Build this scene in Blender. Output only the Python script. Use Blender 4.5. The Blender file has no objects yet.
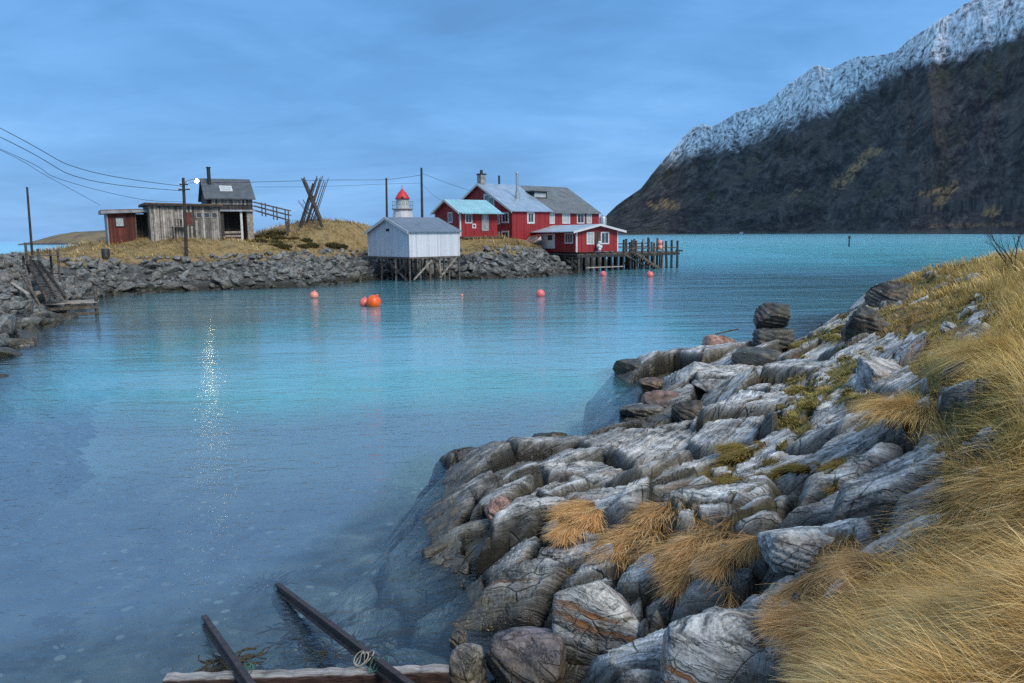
import bpy, bmesh, math, random
import numpy as np
from mathutils import Vector, Matrix

SC = bpy.context.scene
COL = SC.collection
R = math.radians
random.seed(11)
RNG = np.random.default_rng(11)

# ---------------------------------------------------------------- camera model
IMW, IMH, FPX = 1024, 683, 773.0
CAMZ = 4.0
PITCH, ROLL = 7.82, -0.70
CM = (Matrix.Rotation(R(90 - PITCH), 3, 'X') @ Matrix.Rotation(R(ROLL), 3, 'Z'))
CR, CU, CB = CM.col[0].copy(), CM.col[1].copy(), CM.col[2].copy()
CO = Vector((0, 0, CAMZ))

def ray(px, py):
    return CR * ((px - 512) / FPX) + CU * ((341.5 - py) / FPX) - CB
def at(px, py, Y):
    d = ray(px, py); return CO + d * (Y / d.y)
def gnd(px, py, z=0.0):
    d = ray(px, py); return CO + d * ((z - CAMZ) / d.z)
def zpx(px, py, Y):
    return at(px, py, Y).z
def proj(p):
    q = Vector(p) - CO
    w = -q.dot(CB)
    return 512 + FPX * q.dot(CR) / w, 341.5 - FPX * q.dot(CU) / w
def nproj(x, y, z):
    qx, qy, qz = x, y, z - CAMZ
    w = -(qx * CB.x + qy * CB.y + qz * CB.z)
    w = np.where(w < 0.05, 0.05, w)
    a = (qx * CR.x + qy * CR.y + qz * CR.z) / w
    b = (qx * CU.x + qy * CU.y + qz * CU.z) / w
    return 512 + FPX * a, 341.5 - FPX * b

# ---------------------------------------------------------------- numpy noise
def _hash(ix, iy, iz, seed):
    with np.errstate(over='ignore'):
        h = (ix.astype(np.uint32) * np.uint32(374761393) + iy.astype(np.uint32) * np.uint32(668265263)
             + iz.astype(np.uint32) * np.uint32(2147483647 - 1500450271) + np.uint32((seed * 1274126177) & 0xffffffff))
        h = (h ^ (h >> np.uint32(13))) * np.uint32(1274126177)
        h = (h ^ (h >> np.uint32(16))) * np.uint32(2246822519)
        h = h ^ (h >> np.uint32(15))
    return h.astype(np.float64) / 4294967295.0

def vn(x, y, z=0.0, seed=0):
    x = np.asarray(x, float); y = np.asarray(y, float); z = np.zeros_like(x) + z
    fx, fy, fz = np.floor(x), np.floor(y), np.floor(z)
    ix, iy, iz = fx.astype(np.int64), fy.astype(np.int64), fz.astype(np.int64)
    u, v, w = x - fx, y - fy, z - fz
    u = u * u * (3 - 2 * u); v = v * v * (3 - 2 * v); w = w * w * (3 - 2 * w)
    def c(a, b, d): return _hash(ix + a, iy + b, iz + d, seed)
    r = ((c(0,0,0)*(1-u)+c(1,0,0)*u)*(1-v)+(c(0,1,0)*(1-u)+c(1,1,0)*u)*v)*(1-w) \
      + ((c(0,0,1)*(1-u)+c(1,0,1)*u)*(1-v)+(c(0,1,1)*(1-u)+c(1,1,1)*u)*v)*w
    return r * 2 - 1

def fbm(x, y, z=0.0, octv=4, seed=0, gain=0.5):
    s = 0; a = 1.0; f = 1.0; t = 0
    for o in range(octv):
        s = s + a * vn(np.asarray(x) * f, np.asarray(y) * f, np.asarray(z) * f, seed + o * 17)
        t += a; a *= gain; f *= 2.03
    return s / t

def sstep(a, b, x):
    t = np.clip((x - a) / (b - a), 0, 1); return t * t * (3 - 2 * t)

def cellgrid(x, y, seed=0):
    """jittered grid voronoi: F1, border distance, cell randoms, cell centre"""
    fx, fy = np.floor(x), np.floor(y)
    d1 = np.full(x.shape, 1e9); sx = np.zeros_like(x); sy = np.zeros_like(x); r1 = np.zeros_like(x); r2 = np.zeros_like(x); r3 = np.zeros_like(x)
    pts = []
    for a in (-1, 0, 1):
        for b in (-1, 0, 1):
            ix, iy = (fx + a).astype(np.int64), (fy + b).astype(np.int64)
            z0 = np.zeros_like(ix)
            cx = fx + a + .1 + .8 * _hash(ix, iy, z0, seed); cy = fy + b + .1 + .8 * _hash(ix, iy, z0, seed + 1)
            d = (x - cx) ** 2 + (y - cy) ** 2
            pts.append((cx, cy))
            m = d < d1
            d1 = np.where(m, d, d1); sx = np.where(m, cx, sx); sy = np.where(m, cy, sy)
            r1 = np.where(m, _hash(ix, iy, z0, seed + 2), r1); r2 = np.where(m, _hash(ix, iy, z0, seed + 3), r2); r3 = np.where(m, _hash(ix, iy, z0, seed + 4), r3)
    e = np.full(x.shape, 1e9)
    for cx, cy in pts:
        dd = np.sqrt((cx - sx) ** 2 + (cy - sy) ** 2)
        ee = (((x - cx) ** 2 + (y - cy) ** 2) - d1) / np.where(dd < 1e-6, 1, 2 * dd)
        e = np.where(dd < 1e-6, e, np.minimum(e, ee))
    return d1, e, r1, r2, r3, sx, sy

def inpoly(px, py, poly):
    r = np.zeros(px.shape, bool); n = len(poly)
    for i in range(n):
        x0, y0 = poly[i]; x1, y1 = poly[(i + 1) % n]
        if y0 == y1: continue
        c = ((y0 > py) != (y1 > py)) & (px < (x1 - x0) * (py - y0) / (y1 - y0) + x0)
        r ^= c
    return r

def polydist(x, y, pts, closed=True):
    d = np.full(x.shape, 1e9); n = len(pts)
    for i in range(n if closed else n - 1):
        ax, ay = pts[i]; bx, by = pts[(i + 1) % n]
        vx, vy = bx - ax, by - ay; L = vx * vx + vy * vy + 1e-12
        t = np.clip(((x - ax) * vx + (y - ay) * vy) / L, 0, 1)
        d = np.minimum(d, (x - ax - t * vx) ** 2 + (y - ay - t * vy) ** 2)
    return np.sqrt(d)

# ---------------------------------------------------------------- object helpers
def tag(o, label=None, cat=None, group=None, kind=None):
    if label: o['label'] = label
    if cat: o['category'] = cat
    if group: o['group'] = group
    if kind: o['kind'] = kind
    return o

def empty(name, loc=(0, 0, 0), rz=0.0, label=None, cat=None, group=None):
    o = bpy.data.objects.new(name, None); COL.objects.link(o)
    o.location = loc; o.rotation_euler = (0, 0, rz); o.empty_display_size = 0.2
    return tag(o, label, cat, group)

def link_mesh(name, me, mat=None, parent=None):
    o = bpy.data.objects.new(name, me); COL.objects.link(o)
    if mat is not None and not me.materials: me.materials.append(mat)
    if parent is not None: o.parent = parent
    return o

def copy_tree(o, parent=None):
    c = o.copy(); COL.objects.link(c)
    if parent is not None: c.parent = parent
    for ch in list(o.children): copy_tree(ch, c)
    return c

def np_mesh(name, V, Q, smooth=True, T=None, cols=None, colname='Col', attrs=None):
    me = bpy.data.meshes.new(name)
    V = np.asarray(V, np.float32); Q = np.asarray(Q, np.int32).reshape(-1, 4) if Q is not None else np.zeros((0, 4), np.int32)
    T = np.asarray(T, np.int32).reshape(-1, 3) if T is not None else np.zeros((0, 3), np.int32)
    me.vertices.add(len(V)); me.vertices.foreach_set('co', V.ravel())
    nl = Q.size + T.size
    me.loops.add(nl); me.loops.foreach_set('vertex_index', np.concatenate([Q.ravel(), T.ravel()]))
    me.polygons.add(len(Q) + len(T))
    st = np.concatenate([np.arange(len(Q)) * 4, Q.size + np.arange(len(T)) * 3]).astype(np.int32)
    me.polygons.foreach_set('loop_start', st)
    me.polygons.foreach_set('use_smooth', np.full(len(Q) + len(T), smooth))
    if cols is not None:
        a = me.attributes.new(colname, 'FLOAT_COLOR', 'POINT')
        c = np.ones((len(V), 4), np.float32); c[:, :3] = cols
        a.data.foreach_set('color', c.ravel())
    for k, v in (attrs or {}).items():
        a = me.attributes.new(k, 'FLOAT', 'POINT'); a.data.foreach_set('value', np.asarray(v, np.float32))
    me.update(calc_edges=True); me.validate()
    return me

def grid_quads(nu, nv):
    i = np.arange(nu * nv).reshape(nu, nv)
    return np.stack([i[:-1, :-1], i[1:, :-1], i[1:, 1:], i[:-1, 1:]], -1).reshape(-1, 4)

class MB:
    def __init__(s): s.v = []; s.f = []; s.sm = []
    def add(s, vs, fs, smooth=False):
        n = len(s.v); s.v += [tuple(v) for v in vs]; s.f += [tuple(i + n for i in f) for f in fs]; s.sm += [smooth] * len(fs); return s
    def box(s, c, d, M=None):
        x, y, z = d[0] / 2, d[1] / 2, d[2] / 2; c = Vector(c)
        vs = [Vector((i * x, j * y, k * z)) for i in (-1, 1) for j in (-1, 1) for k in (-1, 1)]
        if M is not None: vs = [M @ v for v in vs]
        return s.add([v + c for v in vs], [(0,1,3,2),(4,6,7,5),(0,4,5,1),(2,3,7,6),(0,2,6,4),(1,5,7,3)])
    def beam(s, p, q, w, h, up=(0, 0, 1)):
        p, q = Vector(p), Vector(q); d = (q - p); L = d.length; d.normalize()
        x = d.cross(Vector(up))
        if x.length < 1e-4: x = d.cross(Vector((1, 0, 0)))
        x.normalize(); y = x.cross(d)
        M = Matrix((d, x, y)).transposed()
        return s.box((p + q) / 2, (L, w, h), M)
    def tube(s, p, q, r0, r1=None, n=8, cap=True):
        r1 = r0 if r1 is None else r1
        p, q = Vector(p), Vector(q); d = (q - p).normalized()
        x = d.orthogonal().normalized(); y = d.cross(x)
        vs = []
        for c, r in ((p, r0), (q, r1)):
            for i in range(n):
                a = 2 * math.pi * i / n; vs.append(c + x * (r * math.cos(a)) + y * (r * math.sin(a)))
        s.add(vs, [(i, (i + 1) % n, n + (i + 1) % n, n + i) for i in range(n)], True)
        if cap:
            s.add(vs[:n], [tuple(range(n))[::-1]]); s.add(vs[n:], [tuple(range(n))])
        return s
    def path(s, pts, r, n=6, r1=None):
        pts = [Vector(p) for p in pts]; vs = []; m = len(pts); x = None
        for k, p in enumerate(pts):
            d = (pts[min(k + 1, m - 1)] - pts[max(k - 1, 0)]).normalized()
            if x is None: x = d.orthogonal().normalized()
            else:
                x = (x - d * x.dot(d)); x.normalize()
            y = d.cross(x); rr = r if r1 is None else r + (r1 - r) * k / (m - 1)
            for i in range(n):
                a = 2 * math.pi * i / n; vs.append(p + x * (rr * math.cos(a)) + y * (rr * math.sin(a)))
        fs = [(k * n + i, k * n + (i + 1) % n, (k + 1) * n + (i + 1) % n, (k + 1) * n + i) for k in range(m - 1) for i in range(n)]
        return s.add(vs, fs, True)
    def lathe(s, prof, c=(0, 0, 0), n=20, smooth=True):
        c = Vector(c); vs = []; m = len(prof)
        for r, z in prof:
            for i in range(n):
                a = 2 * math.pi * i / n; vs.append(c + Vector((r * math.cos(a), r * math.sin(a), z)))
        fs = [(k * n + i, k * n + (i + 1) % n, (k + 1) * n + (i + 1) % n, (k + 1) * n + i) for k in range(m - 1) for i in range(n)]
        return s.add(vs, fs, smooth)
    def prism(s, poly, a, b, axis):
        """poly in the two other axes, extruded along axis ('x','y','z') from a to b"""
        def mk(p, t):
            if axis == 'x': return (t, p[0], p[1])
            if axis == 'y': return (p[0], t, p[1])
            return (p[0], p[1], t)
        n = len(poly); vs = [mk(p, a) for p in poly] + [mk(p, b) for p in poly]
        return s.add(vs, [tuple(range(n))[::-1], tuple(range(n, 2 * n))] + [(i, (i + 1) % n, n + (i + 1) % n, n + i) for i in range(n)])
    def build(s, name, mat=None, parent=None, bevel=0.0):
        me = bpy.data.meshes.new(name); me.from_pydata(s.v, [], s.f)
        me.polygons.foreach_set('use_smooth', s.sm); me.update()
        bm = bmesh.new(); bm.from_mesh(me); bmesh.ops.recalc_face_normals(bm, faces=bm.faces)
        if bevel: bmesh.ops.bevel(bm, geom=list(bm.edges), offset=bevel, segments=1, affect='EDGES')
        bm.to_mesh(me); bm.free()
        return link_mesh(name, me, mat, parent)

# ---------------------------------------------------------------- materials
class NT:
    def __init__(s, name):
        s.m = bpy.data.materials.new(name); s.m.use_nodes = True; s.t = s.m.node_tree; s.t.nodes.clear()
        s.out = s.t.nodes.new('ShaderNodeOutputMaterial')
    def n(s, typ, **kw):
        o = s.t.nodes.new('ShaderNode' + typ)
        for k, v in kw.items():
            if k.startswith('_'): setattr(o, k[1:], v)
        for k, v in kw.items():
            if k.startswith('_'): continue
            key = int(k[1:]) if k[0] == 'i' and k[1:].isdigit() else k.replace('__', ' ')
            sk = o.inputs[key]
            if isinstance(v, bpy.types.NodeSocket): s.t.links.new(v, sk)
            else: sk.default_value = v
        return o
    def noise(s, vec, scale, detail=4, rough=.55, dist=0.0):
        return s.n('TexNoise', Vector=vec, Scale=scale, Detail=detail, Roughness=rough, Distortion=dist).outputs['Fac']
    def ramp(s, f, stops, interp='LINEAR'):
        r = s.n('ValToRGB', Fac=f); e = r.color_ramp; e.interpolation = interp
        while len(e.elements) < len(stops): e.elements.new(0.5)
        for el, (p, c) in zip(e.elements, stops):
            el.position = p; el.color = (*c, 1) if len(c) == 3 else c
        return r.outputs['Color']
    def fr(s, f, a, b, lo=0.0, hi=1.0):
        return s.n('MapRange', Value=f, i1=a, i2=b, i3=lo, i4=hi).outputs[0]
    def math(s, op, a, b=0.0, c=0.0):
        return s.n('Math', _operation=op, i0=a, i1=b, i2=c).outputs[0]
    def mix(s, f, a, b, mode='MIX'):
        m = s.n('Mix', _data_type='RGBA', _blend_type=mode)
        for idx, v in ((0, f), (6, a), (7, b)):
            if isinstance(v, bpy.types.NodeSocket): s.t.links.new(v, m.inputs[idx])
            else: m.inputs[idx].default_value = v if idx == 0 else ((*v, 1) if len(v) == 3 else v)
        return m.outputs[2]
    def obj(s): return s.n('TexCoord').outputs['Object']
    def pos(s): return s.n('NewGeometry').outputs['Position']
    def mapv(s, v, loc=(0,0,0), rot=(0,0,0), sc=(1,1,1)):
        return s.n('Mapping', Vector=v, Location=loc, Rotation=rot, Scale=sc).outputs[0]
    def attr(s, name, what='Fac'): return s.n('Attribute', _attribute_name=name).outputs[what]
    def rnd(s): return s.n('ObjectInfo').outputs['Random']
    def bump(s, h, strength=.5, dist=.05, normal=None):
        kw = dict(Height=h, Strength=strength, Distance=dist)
        if normal is not None: kw['Normal'] = normal
        return s.n('Bump', **kw).outputs[0]
    def pbr(s, col, rough=.8, metal=0.0, normal=None, spec=.5, **kw):
        k = dict(Roughness=rough, Metallic=metal); k['Base__Color'] = col if isinstance(col, bpy.types.NodeSocket) else (*col, 1)
        k['Specular__IOR__Level'] = spec
        if normal is not None: k['Normal'] = normal
        k.update(kw)
        b = s.n('BsdfPrincipled', **k); s.t.links.new(b.outputs[0], s.out.inputs[0]); return s.m

def boards_mat(name, c1, c2, c3, width=.14, rough=.8, axis='xy', grime=.5, contrast=.04, gapdark=.35, base_h=0.0):
    """vertical boards: plank-to-plank tone, grain, joints"""
    t = NT(name); o = t.obj()
    sep = t.n('SeparateXYZ', Vector=o)
    h = t.math('ADD', sep.outputs[0], sep.outputs[1]) if axis == 'xy' else (sep.outputs[2] if axis == 'z' else sep.outputs[0])
    k = t.math('DIVIDE', h, width)
    cell = t.math('FLOOR', k); fr_ = t.math('FRACT', k)
    wn = t.n('TexWhiteNoise', _noise_dimensions='1D', W=cell).outputs[0]
    gsc = (9, 9, .7) if axis != 'z' else (.7, .7, 9)
    grain = t.noise(t.mapv(o, sc=gsc), 3.0, 6, .65)
    patch = t.noise(o, 0.9, 4, .6)
    f = t.math('ADD', t.math('MULTIPLY', grain, .55), t.math('MULTIPLY', wn, .45))
    col = t.ramp(f, [(.25, c1), (.5, c2), (.75, c3)])
    gr = t.fr(patch, .45, .7, 0, grime)
    col = t.mix(gr, col, c1)
    joint = t.math('LESS_THAN', t.math('ABSOLUTE', t.math('SUBTRACT', fr_, .5)), .44)
    jb = t.math('SUBTRACT', 1.0, joint)
    col = t.mix(t.math('MULTIPLY', jb, gapdark), col, (.02, .018, .016))
    hgt = t.math('ADD', t.math('MULTIPLY', joint, 1.0), t.math('MULTIPLY', grain, .35))
    return t.pbr(col, rough, normal=t.bump(hgt, .6, .015))

def rock_mat(name, tint=(1, 1, 1), stripes=9.0, sw=.22, local=False, wetline=True, rust=.5, dark=1.0, pale=1.0, terrain=False, sdir=None):
    t = NT(name)
    p = t.obj() if local else t.pos()
    if terrain:
        q = t.attr('layer', 'Vector')
    else:
        wv = t.n('TexNoise', Vector=p, Scale=.9, Detail=3.0, Roughness=.5).outputs['Color']
        wv2 = t.n('VectorMath', _operation='SUBTRACT', i0=wv, i1=(.5, .5, .5)).outputs[0]
        wv3 = t.n('VectorMath', _operation='SCALE', i0=wv2, Scale=.35).outputs[0]
        pw = t.n('VectorMath', _operation='ADD', i0=p, i1=wv3).outputs[0]
        q = t.n('Mapping', _vector_type='TEXTURE', Vector=pw, Rotation=sdir if sdir else (R(40), R(8), R(-20))).outputs[0]
    s1 = t.noise(t.mapv(q, sc=(.5, .9, stripes)), 1.4, 6, .62)
    s2 = t.noise(t.mapv(q, sc=(.9, 1.6, stripes * 3.2)), 1.6, 4, .6)
    big = t.noise(p, .8, 5, .6)
    mid = t.noise(p, 3.2, 6, .62)
    fine = t.noise(p, 38, 5, .7)
    f = t.math('ADD', t.math('MULTIPLY', s1, sw), t.math('ADD', t.math('MULTIPLY', s2, .20), t.math('ADD', t.math('MULTIPLY', fine, .24), t.math('MULTIPLY', mid, .56 - sw))))
    T = lambda c, k=1.0: tuple(min(.9, a * b * k) for a, b in zip(c, tint))
    col = t.ramp(f, [(.39, T((.018, .021, .023), dark)), (.445, T((.10, .11, .113), dark)), (.485, T((.30, .308, .298))), (.54, T((.52, .525, .505))), (.60, T((.80, .81, .80), pale))])
    col = t.mix(t.fr(big, .48, .66, 0, .35), col, t.mix(.6, col, (.045, .052, .05)))
    # rusty band and warm weathering
    s3 = t.noise(t.mapv(q, loc=(3, 5, 2), sc=(.3, .4, stripes * .55)), 1.3, 4, .6)
    rm = t.math('MULTIPLY', t.fr(s3, .61, .67, 0, rust), t.fr(big, .4, .55, .2, 1))
    col = t.mix(rm, col, (.30, .135, .05))
    wrm = t.fr(t.noise(p, 1.7, 6, .68), .50, .64, 0, .6)
    col = t.mix(wrm, col, t.mix(.55, col, (.22, .17, .105)))
    # lichen: pale crusts and a few yellow-green spots
    li = t.fr(t.noise(p, 7.0, 8, .75), .60, .66, 0, .55)
    col = t.mix(li, col, (.40, .42, .39))
    gr = t.math('MULTIPLY', t.fr(t.noise(p, 3.1, 7, .7), .585, .67, 0, .7), t.fr(big, .45, .6))
    col = t.mix(gr, col, (.16, .15, .045))
    rough = t.fr(fine, .3, .7, .55, .8)
    # kelp-black tidal stain and wetness close to the water
    if wetline:
        z = t.n('SeparateXYZ', Vector=t.pos()).outputs[2]
        zz = t.math('ADD', z, t.math('MULTIPLY', t.math('SUBTRACT', t.noise(p, 2.3, 5, .6), .5), .55))
        wet = t.fr(zz, .66, .20, 0, 1)
        stain = t.mix(t.fr(t.noise(p, 5, 4), .4, .6), (.012, .014, .012), (.05, .04, .014))
        col = t.mix(t.math('MULTIPLY', wet, .86), col, stain)
        wet2 = t.fr(zz, .7, .1, 0, 1)
        rough = t.mix(wet2, rough, (.28, .28, .28))
    if terrain: col = t.mix(t.fr(t.n('SeparateXYZ', Vector=p).outputs[2], -.02, -.32, 0, 1), col, bed_col(t, p))
    crk = t.math('ABSOLUTE', t.math('SUBTRACT', t.noise(t.mapv(q, sc=(.8, 1.5, 3.0)), 1.8, 5, .55, .4), .5))
    crl = t.fr(crk, 0.0, .022, 1, 0)
    col = t.mix(t.math('MULTIPLY', crl, .35), col, (.018, .018, .016))
    if terrain:
        col = t.mix(t.math('MULTIPLY', t.attr('joint'), .92), col, (.012, .012, .011))
        g = t.attr('grass')
        cr = t.attr('crack')
        moss = t.ramp(t.noise(p, 9, 5, .7), [(.3, (.035, .028, .012)), (.5, (.10, .072, .025)), (.68, (.11, .115, .03))])
        soil = t.ramp(t.noise(p, 14, 6, .7), [(.3, (.04, .028, .014)), (.5, (.13, .085, .035)), (.7, (.22, .15, .065))])
        grn = t.ramp(t.noise(p, 18, 6, .7), [(.3, (.045, .05, .014)), (.5, (.12, .13, .03)), (.7, (.2, .18, .06))])
        col = t.mix(t.math('MULTIPLY', cr, .85), col, moss)
        gg = t.mix(t.attr('green'), soil, grn)
        col = t.mix(g, col, gg)
        rough = t.mix(g, rough, (.95, .95, .95))
    vo = t.n('TexVoronoi', _feature='DISTANCE_TO_EDGE', Vector=t.mapv(q, sc=(1.1, 2.6, 2.0)), Scale=1.9, Randomness=.9).outputs[0]
    ck2 = t.math('MULTIPLY', t.fr(vo, 0.0, .026, 1, 0), t.fr(t.noise(p, 1.5, 3), .46, .56, 0, 1.0 if terrain else .6))
    col = t.mix(t.math('MULTIPLY', ck2, .75), col, (.014, .014, .012))
    hgt = t.math('ADD', t.math('MULTIPLY', s2, .8), t.math('ADD', t.math('MULTIPLY', s1, 1.3), t.math('ADD', t.math('MULTIPLY', fine, .3), t.math('ADD', t.math('MULTIPLY', crl, -.45), t.math('MULTIPLY', ck2, -1.2)))))
    return t.pbr(col, rough, normal=t.bump(hgt, .7, .028), spec=.4)

def bed_col(t, p):
    kelp = t.ramp(t.noise(p, .9, 7, .65, .6), [(.34, (.07, .09, .10)), (.48, (.19, .225, .23)), (.60, (.32, .35, .33)), (.70, (.52, .54, .47))])
    v = t.n('TexVoronoi', Vector=p, Scale=3.0, Randomness=1.0); st = v.outputs[0]
    rn = t.n('TexWhiteNoise', Vector=v.outputs[2]).outputs[0]
    sf = t.math('MULTIPLY', t.fr(st, .27, .20), t.math('MULTIPLY', t.fr(rn, .45, .5), t.fr(t.noise(p, .8, 3), .44, .52)))
    return t.mix(sf, kelp, t.mix(rn, (.38, .40, .36), (.74, .74, .66)))

def plain_mat(name, c, rough=.7, var=.25, scale=3.0, metal=0.0, bump=.0, c2=None, spec=.5):
    t = NT(name); o = t.obj()
    n = t.noise(o, scale, 6, .65)
    c2 = c2 or tuple(a * (1 - var * 1.6) for a in c)
    col = t.ramp(n, [(.32, c2), (.6, c), (.75, tuple(min(.95, a * (1 + var * .5)) for a in c))])
    nm = t.bump(t.noise(o, scale * 5, 5, .7), bump, .02) if bump else None
    return t.pbr(col, rough, metal, nm, spec)
# ================================================================ near shore (bedrock point)
CP = []
def cp(px, py, z):
    p = gnd(px, py, z); CP.append((p.x, p.y, z))
for px, py, z in [
    # waterline
    (428,505,0),(436,545,0),(452,580,-.02),(480,620,-.05),(436,480,0),(458,455,0),(505,452,0),(560,446,-.05),(600,428,0),(628,412,0),(640,396,0),(616,374,-.05),
    (640,366,0),(520,640,-.08),(560,665,-.05),
    # lower gully
    (600,660,.15),(640,670,.35),(560,610,.12),(620,630,.45),
    # rock slope
    (470,520,.42),(500,560,.42),(540,590,.4),(470,480,.25),(520,480,.5),(520,530,.72),(570,560,.78),(600,600,.72),(660,600,.95),(640,555,1.0),
    (560,500,.75),(600,470,.62),(640,450,.5),(665,425,.05),(600,520,.95),(660,515,1.1),(700,560,1.3),(730,600,1.38),(690,480,.95),(720,440,1.1),(760,410,1.15),
    (700,400,.45),(680,385,.35),(720,375,.5),(660,375,.2),(700,355,.3),(760,380,.9),(745,350,.45),(780,350,.5),(770,470,1.35),(800,500,1.55),
    (760,530,1.4),(820,545,1.75),(720,520,1.2),(830,440,1.7),(800,400,1.35),(840,380,1.55),(810,360,1.15),(840,345,1.35),(860,335,1.55),(880,350,1.8),(830,330,1.1),
    (880,410,1.95),(900,460,2.0),(870,500,1.85),(900,540,2.0),(950,500,2.25),(930,440,2.25),(980,450,2.45),(1020,480,2.6),(1000,530,2.4),(1020,600,2.3),(950,600,2.0),
    (880,600,1.8),(860,660,1.65),(950,670,1.85),(1020,680,2.05),(790,620,1.45),(800,670,1.35),(720,670,1.05),
    (900,390,2.1),(940,380,2.3),(980,390,2.55),(1020,400,2.75),(910,340,2.05),(950,340,2.35),(1000,340,2.75),(900,310,2.05),(940,305,2.4),(985,300,2.65),(1020,300,2.85),
    (880,290,2.1),(905,277,2.35),(940,278,2.5),(975,279,2.55),(1020,268,2.95),(1060,300,3.05),(1100,400,3.0),(1100,520,2.9),(1100,640,2.6)]:
    cp(px, py, z)
for x, y, z in [(-3,12,-2.0),(-6,9,-1.6),(-2.6,8.3,-.75),(-3.5,6.3,-.45),(-6,6,-.6),(-10,8,-2.0),(-.6,15,-2.0),(-4,18,-2.6),(.5,20,-2.3),(2.5,24,-2.3),(4,27,-2.2),(8,34,-2.2),(4.5,24.4,-.9),(6.6,25.6,-.9),
                (9,26.4,-.7),(11,29.5,-.5),(13,34.5,-.5),(16.5,37.5,-.6),(14,42,-2.4),(21,41,-.8),(22,46,-2.6),(30,44,-1.6),(32,36,2.0),(24,34,2.4),(19.5,33,2.5),(24,26,2.9),(18,20,2.95),(30,20,3.3),(14,11,3.3),
                (10,5,3.0),(20,8,3.5),(5,2,2.6),(2,1.5,2.25),(0,0,2.2),(-1,2,1.7),(-.6,4,1.0),(.6,4.2,1.2),(-2,5,.25),(-3,3,.8),(-6,3,.4),(0,5.4,.55),(-1.2,5.8,.1),(-5,0,1.8),(5,-4,3.0),(-12,4,-1.2),(-3,26,-2.6),(40,10,3.5),(45,40,-1)]:
    CP.append((x, y, z))
CPA = np.array(CP)
def _phi(d): return np.sqrt(d * d + .16)
def _solve():
    n = len(CPA); d = np.hypot(CPA[:, None, 0] - CPA[None, :, 0], CPA[:, None, 1] - CPA[None, :, 1])
    A = np.zeros((n + 3, n + 3)); A[:n, :n] = _phi(d) - np.eye(n) * .25
    A[:n, n] = 1; A[:n, n + 1:] = CPA[:, :2]; A[n:, :n] = A[:n, n:].T
    return np.linalg.solve(A, np.concatenate([CPA[:, 2], np.zeros(3)]))
RW = _solve()
def near_base(x, y):
    x = np.asarray(x, float); sh = x.shape; x = x.ravel(); y = np.asarray(y, float).ravel(); o = np.empty(x.size); n = len(CPA)
    for i in range(0, x.size, 20000):
        s = slice(i, i + 20000)
        o[s] = _phi(np.hypot(x[s, None] - CPA[None, :, 0], y[s, None] - CPA[None, :, 1])) @ RW[:n] + RW[n] + RW[n + 1] * x[s] + RW[n + 2] * y[s]
    o = o - 7 * sstep(-5.5, -16, x) * sstep(2, 5, y) - 5 * sstep(44, 52, y)
    return np.clip(o, -2.8, 4.2).reshape(sh)

# grass areas, drawn where the turf lies on the ground
GRASS = [  # (polygon in photo coordinates on the ground, kind)
    ([(578,560),(600,536),(640,512),(700,517),(742,540),(800,556),(882,556),(905,600),(900,690),(850,690),(818,655),(770,648),(756,612),(735,592),(700,600),(672,578),(640,566),(612,575)], 'mat'),
    ([(560,505),(580,500),(592,515),(570,530)], 'mat'), ([(705,440),(735,455),(760,440),(750,470),(720,478)], 'tuft'),
    ([(905,560),(915,525),(940,508),(975,512),(1000,468),(1030,455),(1700,300),(1700,900),(800,900),(885,640)], 'straw'),
    ([(880,420),(885,395),(915,388),(925,360),(900,350),(905,332),(880,335),(868,305),(862,280),(880,255),(960,235),(1024,215),(1700,150),(1700,470),(1024,470),(985,455),(955,462),(925,450),(895,438)], 'high'),
    ([(782,425),(790,385),(850,376),(858,398),(830,400),(800,432),(775,455)], 'moss'), ([(820,372),(850,350),(880,352),(870,366),(840,378)], 'moss'),
    ([(935,402),(1000,396),(1022,440),(992,456),(950,450),(930,425)], 'moss'), ([(955,310),(990,300),(1000,335),(965,345)], 'moss'),
    ([(790,340),(840,312),(862,320),(850,335),(820,340),(800,352)], 'moss'), ([(745,468),(790,462),(800,478),(770,490)], 'tuft'),
    ([(640,400),(690,395),(700,404),(660,412)], 'tuft'), ([(810,482),(840,455),(850,462),(825,492)], 'tuft'), ([(470,640),(480,640),(480,650)], 'tuft')]
def grass_mask(x, y, z):
    px, py = nproj(x, y, z)
    k = np.clip(12 / np.maximum(y, 3), .5, 3)
    px = px + fbm(x * 1.7, y * 1.7, 0, 4, 5) * 30 * k + fbm(x * 9, y * 9, 0, 2, 8) * 5 * k
    py = py + fbm(x * 1.7 + 9, y * 1.7, 0, 4, 6) * 16 * k + fbm(x * 9, y * 9 + 5, 0, 2, 9) * 4 * k
    m = np.zeros(x.shape); kind = np.zeros(x.shape, int)
    front = (y > .8)
    for i, (pl, kd) in enumerate(GRASS):
        s = inpoly(px, py, pl) & front
        m[s] = 1; kind[s] = {'mat': 1, 'straw': 2, 'high': 3, 'moss': 4, 'tuft': 5}[kd]
    out = (x > 5 + y * .2) & (y < 1.2) | (y <= .8) & (z > 1.5)
    m[out] = 1; kind[out] = 2
    hole = (fbm(x * 2.6, y * 2.6, 0, 3, 14) > .16) & (kind != 2) & (kind != 3) | (fbm(x * 1.9, y * 1.9, 0, 3, 17) > .46)
    m[hole & front & (px < 990)] = 0
    m[z < .35] = 0
    return m, kind

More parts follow.
